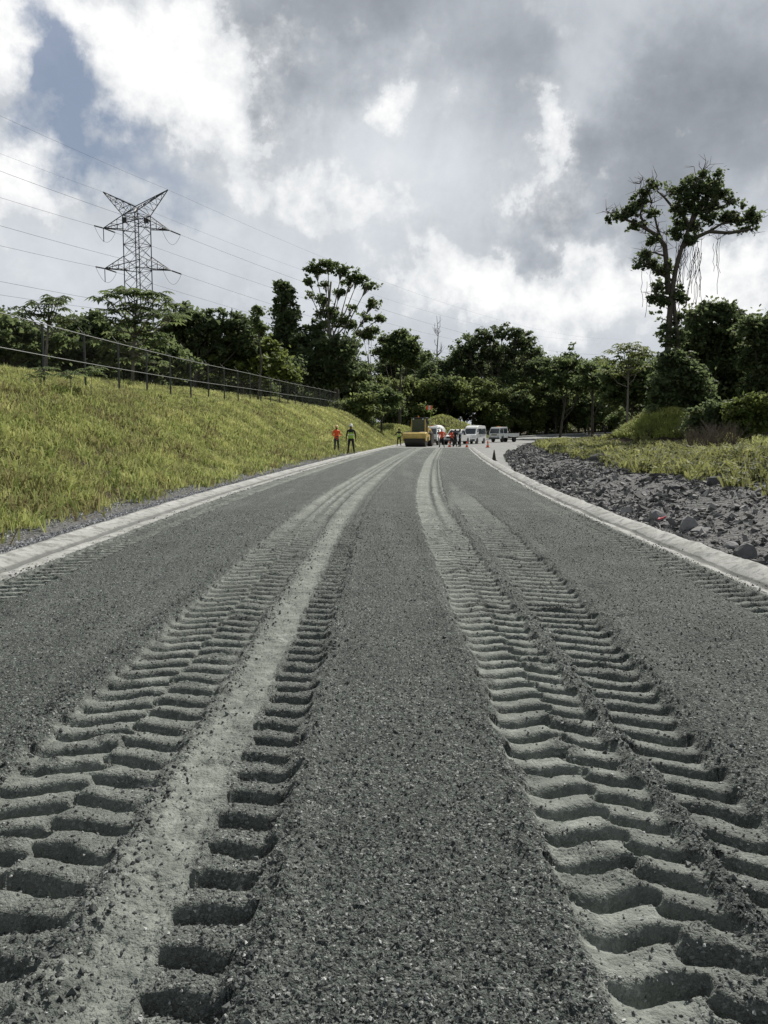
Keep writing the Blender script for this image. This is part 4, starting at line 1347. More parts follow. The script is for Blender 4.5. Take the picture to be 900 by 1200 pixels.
    for k, (px, d) in enumerate(hedge):
        if px > 190: d = d + 36
        py = 415 + (px / 350) * 28
        lob = [(px + r_.uniform(-14, 14), py + r_.uniform(-14, 16), r_.uniform(11, 18), r_.uniform(8, 13)) for _ in range(6)] + [(px + r_.uniform(-14, 14), py + 30 + r_.uniform(-4, 8), 16, 11) for _ in range(3)]
        ptree('thicket_tree', 'dark low tree in the thicket behind the chain link fence', 'tree', d, px, lob, 'leaf_dark' if k % 3 else 'leaf_mid', leaf=.45, nclump=210, per=24, clump_r=.8, trunk_r=.14, seed=500 + k,
              group='thicket behind the fence', tint0=.45)
    # far tree wall on both sides so the place has no bare horizon
    outer = [(px, r_.uniform(95, 125)) for px in list(range(800, 1500, 45)) + list(range(-700, -60, 45))]
    for k, (px, d) in enumerate(outer):
        lob = [(px + r_.uniform(-30, 30), 440 + r_.uniform(-22, 40), r_.uniform(22, 34), r_.uniform(16, 26)) for _ in range(6)]
        if -70 < px < 970:
            ptree('forest_tree', 'dark forest tree in the wall of trees behind the road', 'tree', d, px, lob, 'leaf_dark', leaf=.7, nclump=170, per=20, clump_r=1.3, trunk_r=.3, seed=600 + k, group='forest trees in the far wall of trees')
    # saplings on the bank before the fence
    for k, (px, py, d, lab) in enumerate(((87, 438, 26.5, 'big leafed sapling in the grass under the fence, leftmost of three'), (53, 441, 26., 'low leafy sprout almost hidden in grass below the fence'),
                                          (110, 440, 27.5, 'big leafed sapling in the grass under the fence, nearest the fourth post'))):
        x = X(px, d); z0 = gz(x, d)
        zt = Zp(py, d)
        palmate_tree('sapling', lab, (x, d, z0), [(x + rr.normal(0, .12), d + rr.normal(0, .12), zt + rr.normal(0, .12)) for _ in range(3)], 60 + k, 'leaf_mid', .42, 5, .015)


build_trees()


# ------------------------------------------------------------------ fences
def post_line(pts):
    return [(x, y, gz(x, y)) for x, y in pts]


def build_fence(pts, h, name, label, mat_rail, arms, zoff=None):
    root = empty(name, (pts[0][0], pts[0][1], gz(*pts[0])), label, 'fence')
    o = Vector(root.location)
    P = [Vector((x, y, gz(x, y))) - o for x, y in pts]
    # even out the line of the rails
    zs = np.array([p.z for p in P])
    for _ in range(6): zs[1:-1] = (zs[:-2] + 2 * zs[1:-1] + zs[2:]) / 4
    for p, z in zip(P, zs): p.z = z + .2
    for i, p in enumerate(P):
        mb = MB().tube([p + Vector((0, 0, -.5)), p + Vector((0, 0, h))], .042, 8)
        mb.lathe([(.045, h), (.04, h + .03), (.01, h + .05)], (p.x, p.y, p.z), 8)
        po = mb.build('post', M['fence_dark'], root)
        if arms:
            MB().tube([p + Vector((0, 0, h - .02)), p + Vector((-.24, .05, h + .26))], .014, 6).build('barb_arm', M['fence_dark'], po)
    for k, (zz, r) in enumerate(((h, .017), (h * .46, .015))):
        MB().tube([p + Vector((.04, 0, zz - .03)) for p in P], r, 6).build('rail', mat_rail, root)
    # woven mesh
    S = np.concatenate([[0], np.cumsum([(P[i + 1] - P[i]).length for i in range(len(P) - 1)])])
    px = np.array([p.x for p in P]); py = np.array([p.y for p in P]); pz = np.array([p.z for p in P])
    at = lambda s, t: Vector((np.interp(s, S, px), np.interp(s, S, py), np.interp(s, S, pz) + t))
    mb = MB()
    s = -h
    while s < S[-1]:
        for sg in (0, 1):
            a, b = s, s + h
            za, zb = (.06, h - .05)
            a2, b2 = max(a, 0), min(b, S[-1])
            if b2 - a2 > .1:
                ta = za + (zb - za) * (a2 - a) / h; tb = za + (zb - za) * (b2 - a) / h
                if sg: ta, tb = za + zb - ta, za + zb - tb
                mb.tube([at(a2, ta), at((a2 + b2) / 2, (ta + tb) / 2), at(b2, tb)], .0006, 3, cap=False)
        s += .11
    mb.build('chain_link_mesh', M['wire'], root)
    return root


fy = [17.5 + 3.2 * k for k in range(25)]
build_fence([(-11.95 + float(T(y)) * 1.0, y) for y in fy], 1.9, 'chain_link_fence', 'long chain link fence with steel posts along the top of the grass bank', M['rail'], True)
lastx, lasty = -11.95 + float(T(fy[-1])), fy[-1]
build_fence([(lastx + .1, lasty + 2.2), (lastx + .9, lasty + 5), (lastx + 2.0, lasty + 8), (lastx + 3.2, lasty + 11), (lastx + 4.2, lasty + 14)], 1.3, 'low_fence', 'lower dark fence running downhill from the end of the long fence', M['fence_dark'], False)


# ------------------------------------------------------------------ lattice tower and its lines
TOW = Vector((ray(161, 290, 150)[0], 150, 0))
TOW.z = gz(TOW.x, TOW.y)


def build_tower():
    root = empty('lattice_tower', TOW, 'tall steel lattice power pylon with V shaped top behind the left trees', 'pylon')
    z0 = TOW.z
    q = 2.42
    ang = [R(9.5 + 90 * k) for k in range(4)]

    def corner(k, z):                       # z is absolute height
        s = 1 + max(0, (22 - z) / 16) * .95
        return Vector((q * s * math.cos(ang[k % 4]), q * s * math.sin(ang[k % 4]), z - z0))
    legs = MB(); br = MB()
    levels = [z0] + [z0 + (22 - z0) * t for t in (.28, .55, .8)] + list(np.arange(22, 40.3, 2.2)) + [40.4]
    for k in range(4):
        legs.tube([corner(k, z) for z in levels], .095, 4)
        for i in range(len(levels) - 1):
            a, b = levels[i], levels[i + 1]
            br.tube([corner(k, a), corner(k + 1, b)], .04, 4, cap=False)
            br.tube([corner(k + 1, a), corner(k, b)], .05, 4, cap=False)
            if i % 2 == 0: br.tube([corner(k, a), corner(k + 1, a)], .05, 4, cap=False)
        br.tube([corner(k, 40.4), corner(k + 1, 40.4)], .07, 4, cap=False)
    legs.build('leg_frame', M['tower'], root)
    br.build('bracing', M['tower'], root)
    tips = {}
    for side in (-1, 1):
        for lev, (zt, zm) in enumerate(((38.0, 40.4), (30.9, 33.2), (23.6, 26.0))):
            ks = (1, 2) if side < 0 else (3, 0)
            mb = MB()
            tip = Vector((side * 5.75, side * .9, zt - z0))
            up = [corner(k, zm) for k in ks]; dn = [corner(k, zt) for k in ks]
            for a in up + dn: mb.tube([a, tip], .08, 4)
            for t in (.3, .6):
                pts = [a.lerp(tip, t) for a in up + dn]
                for a, b in ((0, 2), (1, 3), (2, 3), (0, 1)): mb.tube([pts[a], pts[b]], .045, 4, cap=False)
                for a in (0, 1):
                    mb.tube([pts[a + 2], (up + dn)[a].lerp(tip, min(1, t + .3))], .045, 4, cap=False)
            mb.build('crossarm', M['tower'], root)
            tips[(side, lev)] = tip
        mb = MB()
        tip = Vector((side * 5.6, side * .9, (44.3 if side < 0 else 45.2) - z0))
        ks = (1, 2) if side < 0 else (3, 0)
        mid = Vector((0, 0, 41.9 - z0))
        base = [corner(k, 40.4) for k in ks]
        for a in base + [mid + Vector((0, .5, 0)), mid + Vector((0, -.5, 0))]: mb.tube([a, tip], .08, 4)
        for t in (.0, .2, .4, .6, .8):
            c = [b.lerp(tip, t) for b in base]; m_ = mid.lerp(tip, t); m2 = mid.lerp(tip, min(1, t + .2))
            for a in c:
                mb.tube([a, m_], .045, 4, cap=False); mb.tube([a, m2], .045, 4, cap=False)
            mb.tube([c[0], c[1]], .04, 4, cap=False)
        mb.build('horn', M['tower'], root)
        tips[(side, 3)] = tip
    mb = MB()
    for a in (mid + Vector((0, .5, 0)), mid + Vector((0, -.5, 0))):
        for k in range(4): mb.tube([corner(k, 40.4), a], .06, 4, cap=False)
    mb.build('peak_frame', M['tower'], root)
    for x_, y_ in ((-1.95, -.9), (1.9, -.6)):
        MB().box((x_, y_, 39.4 - z0), (.8, .12, 1.0)).build('danger_plate', M['black'], root)
    return root, tips


tower, tips = build_tower()
ENDA = Vector((-112, -70, 44.0)); ENDB = Vector((112, 405, 40.0))


def catenary(a, b, sag, n=28):
    return [a.lerp(b, i / n) + Vector((0, 0, -4 * sag * (i / n) * (1 - i / n))) for i in range(n + 1)]


names = {0: 'upper', 1: 'middle', 2: 'lower'}
for (side, lev), tp in tips.items():
    w = TOW + tp
    pos = 'near side' if side < 0 else 'far side'
    sd = 'left' if side < 0 else 'right'
    for span, end in (('toward the viewer at left', ENDA), ('away to the distant right', ENDB)):
        dz = {0: 0, 1: -7.4, 2: -14.9, 3: 7.0}[lev]
        e = end + Vector((side * 5.5, side * -2.0, dz))
        start = w
        if lev < 3:
            dr = (e - w).normalized(); dr.z -= .10; dr.normalize()
            start = w + dr * 2.6
            mb = MB()
            rel0, rel1 = tp, start - TOW
            n = 22
            mb.tube([rel0, rel1], .03, 5)
            for k in range(2, n):
                c = rel0.lerp(rel1, k / n)
                mb.tube([c - dr * .03, c + dr * .03], .13, 8)
            mb.build('insulator_string', M['insul'], tower)
        m = MB().tube(catenary(start, e, 5.0 if span.startswith('toward') else 7.0), .022 if lev < 3 else .015, 5)
        o = m.build('power_line', M['cable'])
        what = ('earth wire from the %s horn' % sd) if lev == 3 else ('power line from the %s %s crossarm' % (names[lev], sd))
        tag(o, '%s of the pylon, running %s' % (what, span), 'power line', 'power lines of the pylon')
    if lev < 3:
        # slack jumper loop under the arm tip
        da = (ENDA - w).normalized() * 2.6; db = (ENDB - w).normalized() * 2.6
        a = tp + Vector((da.x, da.y, -.3)); b = tp + Vector((db.x, db.y, -.3))
        MB().tube(catenary(a, b, 2.2, 14), .028, 5).build('jumper_loop', M['cable'], tower)
        if side < 0:
            MB().tube([tp, tp + Vector((0, 0, -2.4))], .07, 6).build('post_insulator', M['insul'], tower)


# ------------------------------------------------------------------ vehicles
def wheel(parent, c, r, w, name='wheel'):
    o = MB().lathe([(r * .62, -w / 2), (r * .93, -w / 2), (r, -w * .35), (r, w * .35), (r * .93, w / 2), (r * .62, w / 2)], (0, 0, 0), 22, 'X').build(name, M['rubber'], parent)
    o.location = c
    rim = MB().lathe([(r * .1, -w * .46), (r * .3, -w * .42), (r * .55, -w * .47), (r * .61, -w * .47), (r * .61, w * .47), (r * .55, w * .47), (r * .3, w * .42), (r * .1, w * .46)], (0, 0, 0), 18, 'X').build('rim', M['offwhite'], o)
    return o


def side_glass(mb, sx, prof, hw, eps=.008):
    mb.slab([(sx * (hw(y, z) + eps), y, z) for y, z in prof], (-sx * .02, 0, 0))


def build_van():
    x, y = X(556.5, 100), 101
    root = empty('passenger_van', (x, y, .0), 'white high roofed passenger van parked facing the road works', 'van', rz=R(-23))
    hw = lambda yy, z: (.87 if z < 1.15 else .87 - .13 * (z - 1.15) / 1.1) * (1 - .07 * max(0, (-2.2 - yy) / .35))
    prof = [(-2.52, .33), (-2.56, .62), (-2.50, .95), (-2.34, 1.12), (-2.16, 1.2), (-1.42, 1.93), (-1.16, 2.12), (-.7, 2.25), (.5, 2.29), (2.1, 2.25), (2.4, 2.13), (2.5, 1.3), (2.52, .55), (2.48, .33)]
    MB().loft(prof, hw).build('body', M['white'], root, bevel=.03)
    nz = Vector((0, -.7, .7)).normalized() * .012
    MB().slab([Vector((-.70, -2.13, 1.24)) + nz, Vector((.70, -2.13, 1.24)) + nz, Vector((.64, -1.44, 1.90)) + nz, Vector((-.64, -1.44, 1.90)) + nz], -nz * 1.8).build('windscreen', M['glass'], root)
    for sx in (-1, 1):
        for pr in ([(-1.95, 1.22), (-1.05, 1.22), (-1.05, 1.88), (-1.32, 1.86)], [(-.95, 1.22), (.45, 1.22), (.45, 1.9), (-.95, 1.9)], [(.55, 1.22), (2.25, 1.22), (2.2, 1.9), (.55, 1.9)]):
            mb = MB(); side_glass(mb, sx, pr, hw); mb.build('window', M['glass'], root)
        MB().slab([(sx * .55, -2.555, .80), (sx * .83, -2.50, .80), (sx * .80, -2.44, 1.04), (sx * .52, -2.48, 1.02)], (0, .05, 0)).build('headlight', M['lamp'], root)
        MB().box((sx * 1.0, -1.95, 1.32), (.16, .12, .24)).build('mirror', M['white'], root, bevel=.02)
        MB().box((sx * .876, -.2, .95), (.012, .18, .04)).build('handle', M['grey_plastic'], root)
        for yy in (-1.6, 1.35):
            wheel(root, (sx * .76, yy, .33), .33, .22)
            MB().lathe([(.40, -.012), (.40, .012)], (sx * .862, yy, .36), 20, 'X').build('wheel_arch', M['black'], root)
    MB().box((0, -2.57, .86), (.95, .04, .16)).build('grille', M['chrome'], root)
    MB().box((0, -2.56, .47), (1.62, .12, .26)).build('bumper', M['grey_plastic'], root, bevel=.03)
    MB().box((0, -2.63, .5), (.36, .012, .13)).build('number_plate', M['offwhite'], root)
    MB().tube([(-.1, -2.27, 1.22), (-.45, -1.9, 1.5)], .012, 4).build('wiper', M['black'], root)
    return root


def build_crew_truck(loc, rz, label, bed=True):
    root = empty('flatbed_truck', loc, label, 'truck', rz=rz)
    hw = lambda yy, z: .85 if z < 1.25 else .85 - .08 * (z - 1.25) / .8
    prof = [(-2.55, .5), (-2.62, .75), (-2.60, 1.18), (-2.32, 1.92), (-2.15, 2.08), (-.5, 2.12), (-.32, 2.0), (-.30, .62), (-1.3, .62), (-1.36, .9), (-1.98, .9), (-2.05, .5)]
    MB().loft(prof, hw).build('cab', M['white'], root, bevel=.03)
    nz = Vector((0, -.93, .36)).normalized() * .012
    MB().slab([Vector((-.74, -2.585, 1.22)) + nz, Vector((.74, -2.585, 1.22)) + nz, Vector((.68, -2.35, 1.86)) + nz, Vector((-.68, -2.35, 1.86)) + nz], -nz * 1.8).build('windscreen', M['glass'], root)
    for sx in (-1, 1):
        for pr in ([(-2.40, 1.25), (-1.55, 1.25), (-1.55, 1.9), (-2.2, 1.9)], [(-1.42, 1.25), (-.5, 1.25), (-.5, 1.92), (-1.42, 1.92)]):
            mb = MB(); side_glass(mb, sx, pr, hw); mb.build('window', M['glass'], root)
        MB().box((sx * .64, -2.63, .86), (.3, .05, .16)).build('headlight', M['lamp'], root, bevel=.01)
        MB().tube([(sx * .84, -2.4, 1.35), (sx * 1.02, -2.55, 1.4), (sx * 1.02, -2.55, 1.75)], .015, 5).box((sx * 1.03, -2.56, 1.58), (.14, .05, .3)).build('mirror', M['black'], root)
        MB().box((sx * .858, -1.6, 1.05), (.012, .16, .035)).build('handle', M['grey_plastic'], root)
        wheel(root, (sx * .72, -1.67, .37), .37, .22)
        wheel(root, (sx * .70, 1.55, .37), .37, .34)
    MB().box((0, -2.64, 1.03), (.9, .03, .16)).build('grille', M['chrome'], root)
    MB().box((0, -2.62, .55), (1.66, .12, .24)).build('bumper', M['grey_plastic'], root, bevel=.02)
    MB().box((0, -1.4, 2.17), (.5, .16, .07)).build('roof_marker', M['amber'], root)
    MB().box((-.35, 1.0, .66), (.1, 4.2, .16)).box((.35, 1.0, .66), (.1, 4.2, .16)).box((0, 1.55, .4), (1.3, .1, .1)).build('chassis', M['black'], root)
    if bed:
        b = MB().box((0, 1.2, .84), (1.74, 2.9, .1)).build('flatbed', M['offwhite'], root)
        for c, s in (((-.86, 1.2, 1.06), (.04, 2.9, .36)), ((.86, 1.2, 1.06), (.04, 2.9, .36)), ((0, 2.64, 1.06), (1.68, .04, .36)), ((0, -.24, 1.2), (1.68, .04, .66))):
            MB().box(c, s).build('side_board', M['white'], b)
    else:
        MB().lathe([(.2, -.3), (.7, -.28), (.78, -.2), (.78, 2.5), (.7, 2.6), (.2, 2.62)], (0, .0, 1.5), 20, 'Y').build('tank', M['offwhite'], root, smooth=False)
        MB().box((0, 1.2, .8), (1.5, 2.9, .12)).build('tank_cradle', M['black'], root)
    return root


def build_pickup():
    x, y = X(536, 94), 95
    root = empty('pickup_truck', (x, y, 0), 'white pickup parked behind the group of workers', 'pickup', rz=R(-22))
    hw = lambda yy, z: .88 if z < 1.05 else .88 - .17 * (z - 1.05) / .7
    prof = [(-2.6, .42), (-2.66, .7), (-2.55, 1.0), (-1.3, 1.1), (-.62, 1.68), (-.3, 1.78), (.75, 1.76), (1.02, 1.12), (2.6, 1.08), (2.62, .5), (2.5, .42)]
    MB().loft(prof, hw).build('body', M['white'], root, bevel=.03)
    nz = Vector((0, -.65, .75)).normalized() * .012
    MB().slab([Vector((-.72, -1.25, 1.13)) + nz, Vector((.72, -1.25, 1.13)) + nz, Vector((.62, -.64, 1.65)) + nz, Vector((-.62, -.64, 1.65)) + nz], -nz * 1.8).build('windscreen', M['glass'], root)
    for sx in (-1, 1):
        for pr in ([(-1.1, 1.13), (-.25, 1.13), (-.25, 1.66), (-.55, 1.64)], [(-.15, 1.13), (.8, 1.13), (.68, 1.66), (-.15, 1.68)]):
            mb = MB(); side_glass(mb, sx, pr, hw); mb.build('window', M['glass'], root)
        MB().box((sx * .68, -2.62, .86), (.34, .08, .18)).build('headlight', M['lamp'], root, bevel=.01)
        MB().box((sx * .98, -1.0, 1.2), (.18, .1, .16)).build('mirror', M['white'], root, bevel=.02)
        for yy in (-1.65, 1.6):
            wheel(root, (sx * .78, yy, .36), .36, .22)
            MB().lathe([(.43, -.012), (.43, .012)], (sx * .872, yy, .4), 20, 'X').build('wheel_arch', M['black'], root)
    MB().box((0, -2.66, .84), (.9, .05, .2)).build('grille', M['black'], root)
    MB().box((0, -2.66, .52), (1.7, .12, .2)).build('bumper', M['grey_plastic'], root, bevel=.02)
    return root


def build_roller():
    x, y = X(487.5, 81.5), 81.5
    root = empty('road_roller', (x, y, .0), 'yellow single drum road roller with dark cab at the end of the road base', 'road roller', rz=R(-15))
    # drum at the front (towards the viewer), carried in a yellow frame
    dr = MB().lathe([(.55, -1.06), (.70, -1.06), (.76, -1.03), (.76, 1.03), (.70, 1.06), (.55, 1.06)], (0, 0, .76), 40, 'X').build('drum', M['steel'], root, smooth=False)
    fr = MB()
    fr.loft([(-.86, .84), (-.90, 1.08), (-.80, 1.34), (-.5, 1.44), (-.2, 1.46), (-.1, 1.3), (-.5, 1.2), (-.74, 1.05), (-.80, .84)], lambda yy, z: 1.17)
    for sx in (-1, 1):
        fr.loft([(-.86, .7), (-.86, 1.0), (-.6, 1.3), (.95, 1.25), (.95, .62), (-.2, .55)], lambda yy, z: 0) if False else None
        fr.slab([(sx * 1.10, -.86, .62), (sx * 1.10, -.88, 1.0), (sx * 1.10, -.6, 1.34), (sx * 1.10, .98, 1.2), (sx * 1.10, .98, .66), (sx * 1.10, -.2, .52)], (sx * .12, 0, 0))
    fr.box((0, 1.02, .95), (2.4, .22, .5))
    fr.build('drum_frame', M['yellow'], root, bevel=.02)
    MB().box((0, -.86, .70), (2.1, .06, .10)).build('scraper', M['black'], root)
    for sx in (-1, 1):
        MB().lathe([(.1, -.03), (.26, -.03), (.26, .03), (.1, .03)], (sx * 1.24, 0, .78), 18, 'X').build('drum_hub', M['steel'], root)
    # rear frame, hood
    MB().box((0, 1.55, .85), (.6, .9, .5)).box((0, 2.7, .95), (1.25, 2.4, .45)).build('chassis', M['black'], root, bevel=.02)
    hood = MB().loft([(2.45, 1.15), (2.45, 1.95), (2.7, 2.02), (4.2, 1.75), (4.35, 1.5), (4.35, .95), (3.2, .95)], lambda yy, z: .72).build('engine_hood', M['yellow'], root, bevel=.05)
    for k in range(5):
        MB().box((.725, 3.0 + .22 * k, 1.45), (.012, .1, .4)).build('vent', M['black'], hood)
    MB().tube([(.45, 2.9, 1.95), (.45, 2.9, 2.45), (.45, 3.0, 2.55)], .05, 8).build('exhaust_pipe', M['steel'], root)
    # cab
    MB().box((0, 1.65, 1.28), (1.5, 1.35, .3)).build('cab_floor', M['yellow'], root, bevel=.03)
    cab = MB()
    for sx in (-1, 1):
        for yy in (1.02, 2.28): cab.box((sx * .70, yy, 2.12), (.09, .09, 1.5))
    cab.box((0, 1.02, 1.48), (1.4, .08, .1)).box((0, 2.28, 1.48), (1.4, .08, .1))
    cab.build('cab_frame', M['yellow'], root)
    MB().box((0, 1.65, 2.90), (1.62, 1.5, .11)).build('cab_roof', M['black'], root, bevel=.03)
    MB().box((0, 1.012, 2.18), (1.3, .02, 1.3)).build('front_window', M['glass'], root)
    MB().box((0, 2.288, 2.18), (1.3, .02, 1.3)).build('rear_window', M['glass'], root)
    for sx in (-1, 1):
        MB().box((sx * .705, 1.65, 2.18), (.02, 1.16, 1.3)).build('side_window', M['glass'], root)
        MB().tube([(sx * .75, 1.0, 2.5), (sx * 1.02, .9, 2.5)], .014, 5).box((sx * 1.04, .9, 2.4), (.14, .05, .3)).build('mirror', M['black'], root)
        MB().lathe([(.03, -.04), (.085, -.03), (.085, .03), (.06, .05)], (sx * .5, .92, 2.78), 12, 'Y').build('work_light', M['lamp'], root)
        MB().tube([(sx * .82, 1.05, .9), (sx * .82, 1.05, 2.3)], .018, 5).tube([(sx * .82, 1.5, .9), (sx * .82, 1.5, 2.0)], .018, 5).build('handrail', M['yellow'], root)
        MB().box((sx * .86, 1.3, .62), (.28, .4, .04)).box((sx * .86, 1.3, .95), (.24, .4, .04)).build('step', M['black'], root)
        wheel(root, (sx * .78, 3.1, .76), .76, .58)
    MB().lathe([(.07, 0), (.07, .1), (.05, .15), (.01, .17)], (-.1, 1.5, 2.96), 12).build('beacon', M['amber'], root)
    MB().tube([(.3, 1.9, 2.95), (.36, 1.9, 3.25)], .012, 5).build('aerial', M['black'], root)
    # rail cage behind the cab
    cg = MB()
    for xx in (-.45, .1, .65, .95):
        cg.tube([(xx, 2.5, 2.0), (xx, 2.5, 2.85)], .02, 5)
    cg.tube([(-.5, 2.5, 2.85), (.97, 2.5, 2.85)], .02, 5).tube([(-.5, 2.5, 2.4), (.97, 2.5, 2.4)], .02, 5)
    cg.build('rear_guard', M['offwhite'], root)
    fl = MB().tube([(.75, 2.9, 1.9), (.85, 2.9, 3.0), (1.05, 2.95, 4.15)], .018, 6).build('flag_pole', M['lime'], root)
    g = MB()
    for j, (x0, x1) in enumerate(((.42, .62), (.86, 1.04))):
        g.slab([(x0, 2.95, 3.78), (x1, 2.97, 3.80), (x1 + .02, 2.95, 4.22), (x0 + .02, 2.93, 4.18)], (0, .02, 0))
    g.build('safety_flag', M['orange'], fl)
    MB().slab([(.62, 2.97, 3.75), (.86, 2.97, 3.80), (.88, 2.95, 4.22), (.64, 2.95, 4.22)], (0, .02, 0)).build('flag_stripe', M['offwhite'], fl)
    return root


build_van()
build_crew_truck((X(590, 114), 114, .05), R(-40), 'small white crew cab truck with a low sided flat bed near the rubble')
build_crew_truck((X(509, 93), 93, 0), R(-16), 'white tank truck half hidden behind the roller and orange shirted worker', bed=False)
build_pickup()
build_roller()


# ------------------------------------------------------------------ people
def skin_body(chains, radii, mats, name, parent, levels=1):
    """chains: {joint: pos}, edges with a material index; grown with the Skin modifier into one continuous surface"""
    names = list(chains)
    idx = {n: i for i, n in enumerate(names)}
    me = bpy.data.meshes.new('skeleton')
    edges = [(idx[a], idx[b]) for a, b, _ in mats['edges']]
    me.from_pydata([chains[n] for n in names], edges, [])
    o = bpy.data.objects.new('skeleton', me)
    COL.objects.link(o)
    o.modifiers.new('skin', 'SKIN').use_smooth_shade = True
    sv = me.skin_vertices[0].data
    for n in names:
        r = radii[n]
        sv[idx[n]].radius = r if isinstance(r, tuple) else (r, r)
        sv[idx[n]].use_root = (n == mats['root'])
    s = o.modifiers.new('sub', 'SUBSURF'); s.levels = levels; s.render_levels = levels
    dg = bpy.context.evaluated_depsgraph_get()
    dg.update()
    ev = o.evaluated_get(dg)
    m2 = bpy.data.meshes.new_from_object(ev)
    bpy.data.objects.remove(o)
    m2.name = name
    m2.materials.clear()
    for m in mats['list']: m2.materials.append(m)
    segs = [(np.array(chains[a]), np.array(chains[b]), k, np.mean(radii[a]), np.mean(radii[b])) for a, b, k in mats['edges']]
    for p in m2.polygons:
        c = np.array(p.center)
        best, bk = 1e9, 0
        for a, b, k, ra, rb in segs:
            ab = b - a
            t = np.clip(np.dot(c - a, ab) / max(1e-9, np.dot(ab, ab)), 0, 1)
            d = np.linalg.norm(c - a - ab * t) / (ra + (rb - ra) * t)
            if d < best: best, bk = d, k
        p.material_index = bk
        p.use_smooth = True
    ob = bpy.data.objects.new(name, m2)
    return link(ob, parent)


def person(label, loc, rz, h, top, legs, vest=None, helmet='helmet', arms='down', stance=.1, sleeves=True, group=None, bend=0.0, stripe=True):
    root = empty('person', loc, label, 'person', group, rz)
    s = h / 1.75
    J = {}
    J['pelvis'] = (0, 0, .94); J['waist'] = (0, .0, 1.08); J['chest'] = (0, -.0 - bend * .3, 1.30); J['collar'] = (0, .01 - bend * .45, 1.44)
    J['neck'] = (0, .0 - bend * .5, 1.51); J['chin'] = (0, -.02 - bend * .55, 1.58); J['brow'] = (0, -.01 - bend * .58, 1.67); J['crown'] = (0, .01 - bend * .58, 1.73)
    J['nose'] = (0, -.125 - bend * .57, 1.625)
    Rd = {'pelvis': (.155, .11), 'waist': (.14, .10), 'chest': (.165, .115), 'collar': (.12, .08), 'neck': .055, 'chin': (.068, .078), 'brow': (.076, .095), 'crown': .06, 'nose': .014}
    E = [('pelvis', 'waist', 0), ('waist', 'chest', 0), ('chest', 'collar', 0), ('collar', 'neck', 2), ('neck', 'chin', 2), ('chin', 'brow', 2), ('brow', 'crown', 2), ('chin', 'nose', 2)]
    for sx, t in ((-1, 'l'), (1, 'r')):
        sh = (sx * .20, -bend * .4, 1.41)
        st = arms if isinstance(arms, str) else arms[0 if sx < 0 else 1]
        if st == 'down': el, wr, dirn = (sx * .27, .03, 1.14), (sx * .28, -.04, .90), Vector((0, -.15, -1))
        elif st == 'belly': el, wr, dirn = (sx * .29, .0, 1.15), (sx * .10, -.20, 1.05), Vector((-sx * .8, -.35, .0))
        elif st == 'hip': el, wr, dirn = (sx * .40, .06, 1.18), (sx * .20, -.06, 1.0), Vector((-sx * .5, -.5, -.5))
        elif st == 'out': el, wr, dirn = (sx * .36, -.02, 1.2), (sx * .52, -.10, 1.12), Vector((sx * .9, -.2, -.1))
        else: el, wr, dirn = (sx * .27, -.08, 1.17), (sx * .20, -.30, 1.22), Vector((-sx * .3, -.9, .2))
        dirn.normalize()
        J['sh' + t] = sh; J['el' + t] = el; J['wr' + t] = wr
        Rd['sh' + t] = .068; Rd['el' + t] = .046; Rd['wr' + t] = .034
        pc = Vector(wr) + dirn * .075
        J['palm' + t] = tuple(pc); Rd['palm' + t] = (.038, .022)
        E += [('collar', 'sh' + t, 0), ('sh' + t, 'el' + t, 0), ('el' + t, 'wr' + t, 0 if sleeves else 2), ('wr' + t, 'palm' + t, 2)]
        side = dirn.cross(Vector((sx, 0, 0)))
        if side.length < .3: side = dirn.cross(Vector((0, 0, 1)))
        side.normalize()
        for k, off in enumerate((-.033, -.011, .011, .033)):
            b = pc + side * off + dirn * .02
            ln = (.062, .075, .07, .055)[k]
            J['f%d%s' % (k, t)] = tuple(b + dirn * ln * .55); J['g%d%s' % (k, t)] = tuple(b + dirn * ln * .95 + Vector((-sx * .018, 0, 0)))
            Rd['f%d%s' % (k, t)] = .009; Rd['g%d%s' % (k, t)] = .008
            E += [('palm' + t, 'f%d%s' % (k, t), 2), ('f%d%s' % (k, t), 'g%d%s' % (k, t), 2)]
        th = Vector(wr) + dirn * .045 - side * .045
        J['t0' + t] = tuple(th); J['t1' + t] = tuple(th + dirn * .045 - side * .012); Rd['t0' + t] = .011; Rd['t1' + t] = .009
        E += [('palm' + t, 't0' + t, 2), ('t0' + t, 't1' + t, 2)]
        hp = (sx * .095, 0, .88); kn = (sx * (.10 + stance * .45), -.03, .50); an = (sx * (.10 + stance), .02, .10)
        J['hip' + t] = hp; J['kn' + t] = kn; J['an' + t] = an; J['toe' + t] = (an[0] + sx * .03, -.15, .045); J['heel' + t] = (an[0], .05, .045)
        Rd['hip' + t] = .105; Rd['kn' + t] = .066; Rd['an' + t] = .05; Rd['toe' + t] = (.045, .035); Rd['heel' + t] = .042
        E += [('pelvis', 'hip' + t, 1), ('hip' + t, 'kn' + t, 1), ('kn' + t, 'an' + t, 1), ('an' + t, 'toe' + t, 3), ('an' + t, 'heel' + t, 3)]
    J = {k: tuple(c * s for c in v) for k, v in J.items()}
    Rd = {k: (tuple(c * s for c in v) if isinstance(v, tuple) else v * s) for k, v in Rd.items()}
    skin_body(J, Rd, {'edges': E, 'list': [M[top], M[legs], M['skin'], M['boot']], 'root': 'pelvis'}, 'body', root)
    hy, hz = J['brow'][1], J['brow'][2]
    for sx in (-1, 1):
        MB().lathe([(.002, -.013), (.012, -.006), (.013, 0), (.012, .006), (.002, .013)], (sx * .034 * s, hy - .088 * s, hz - .03 * s), 8).build('eye', M['hair'], root)
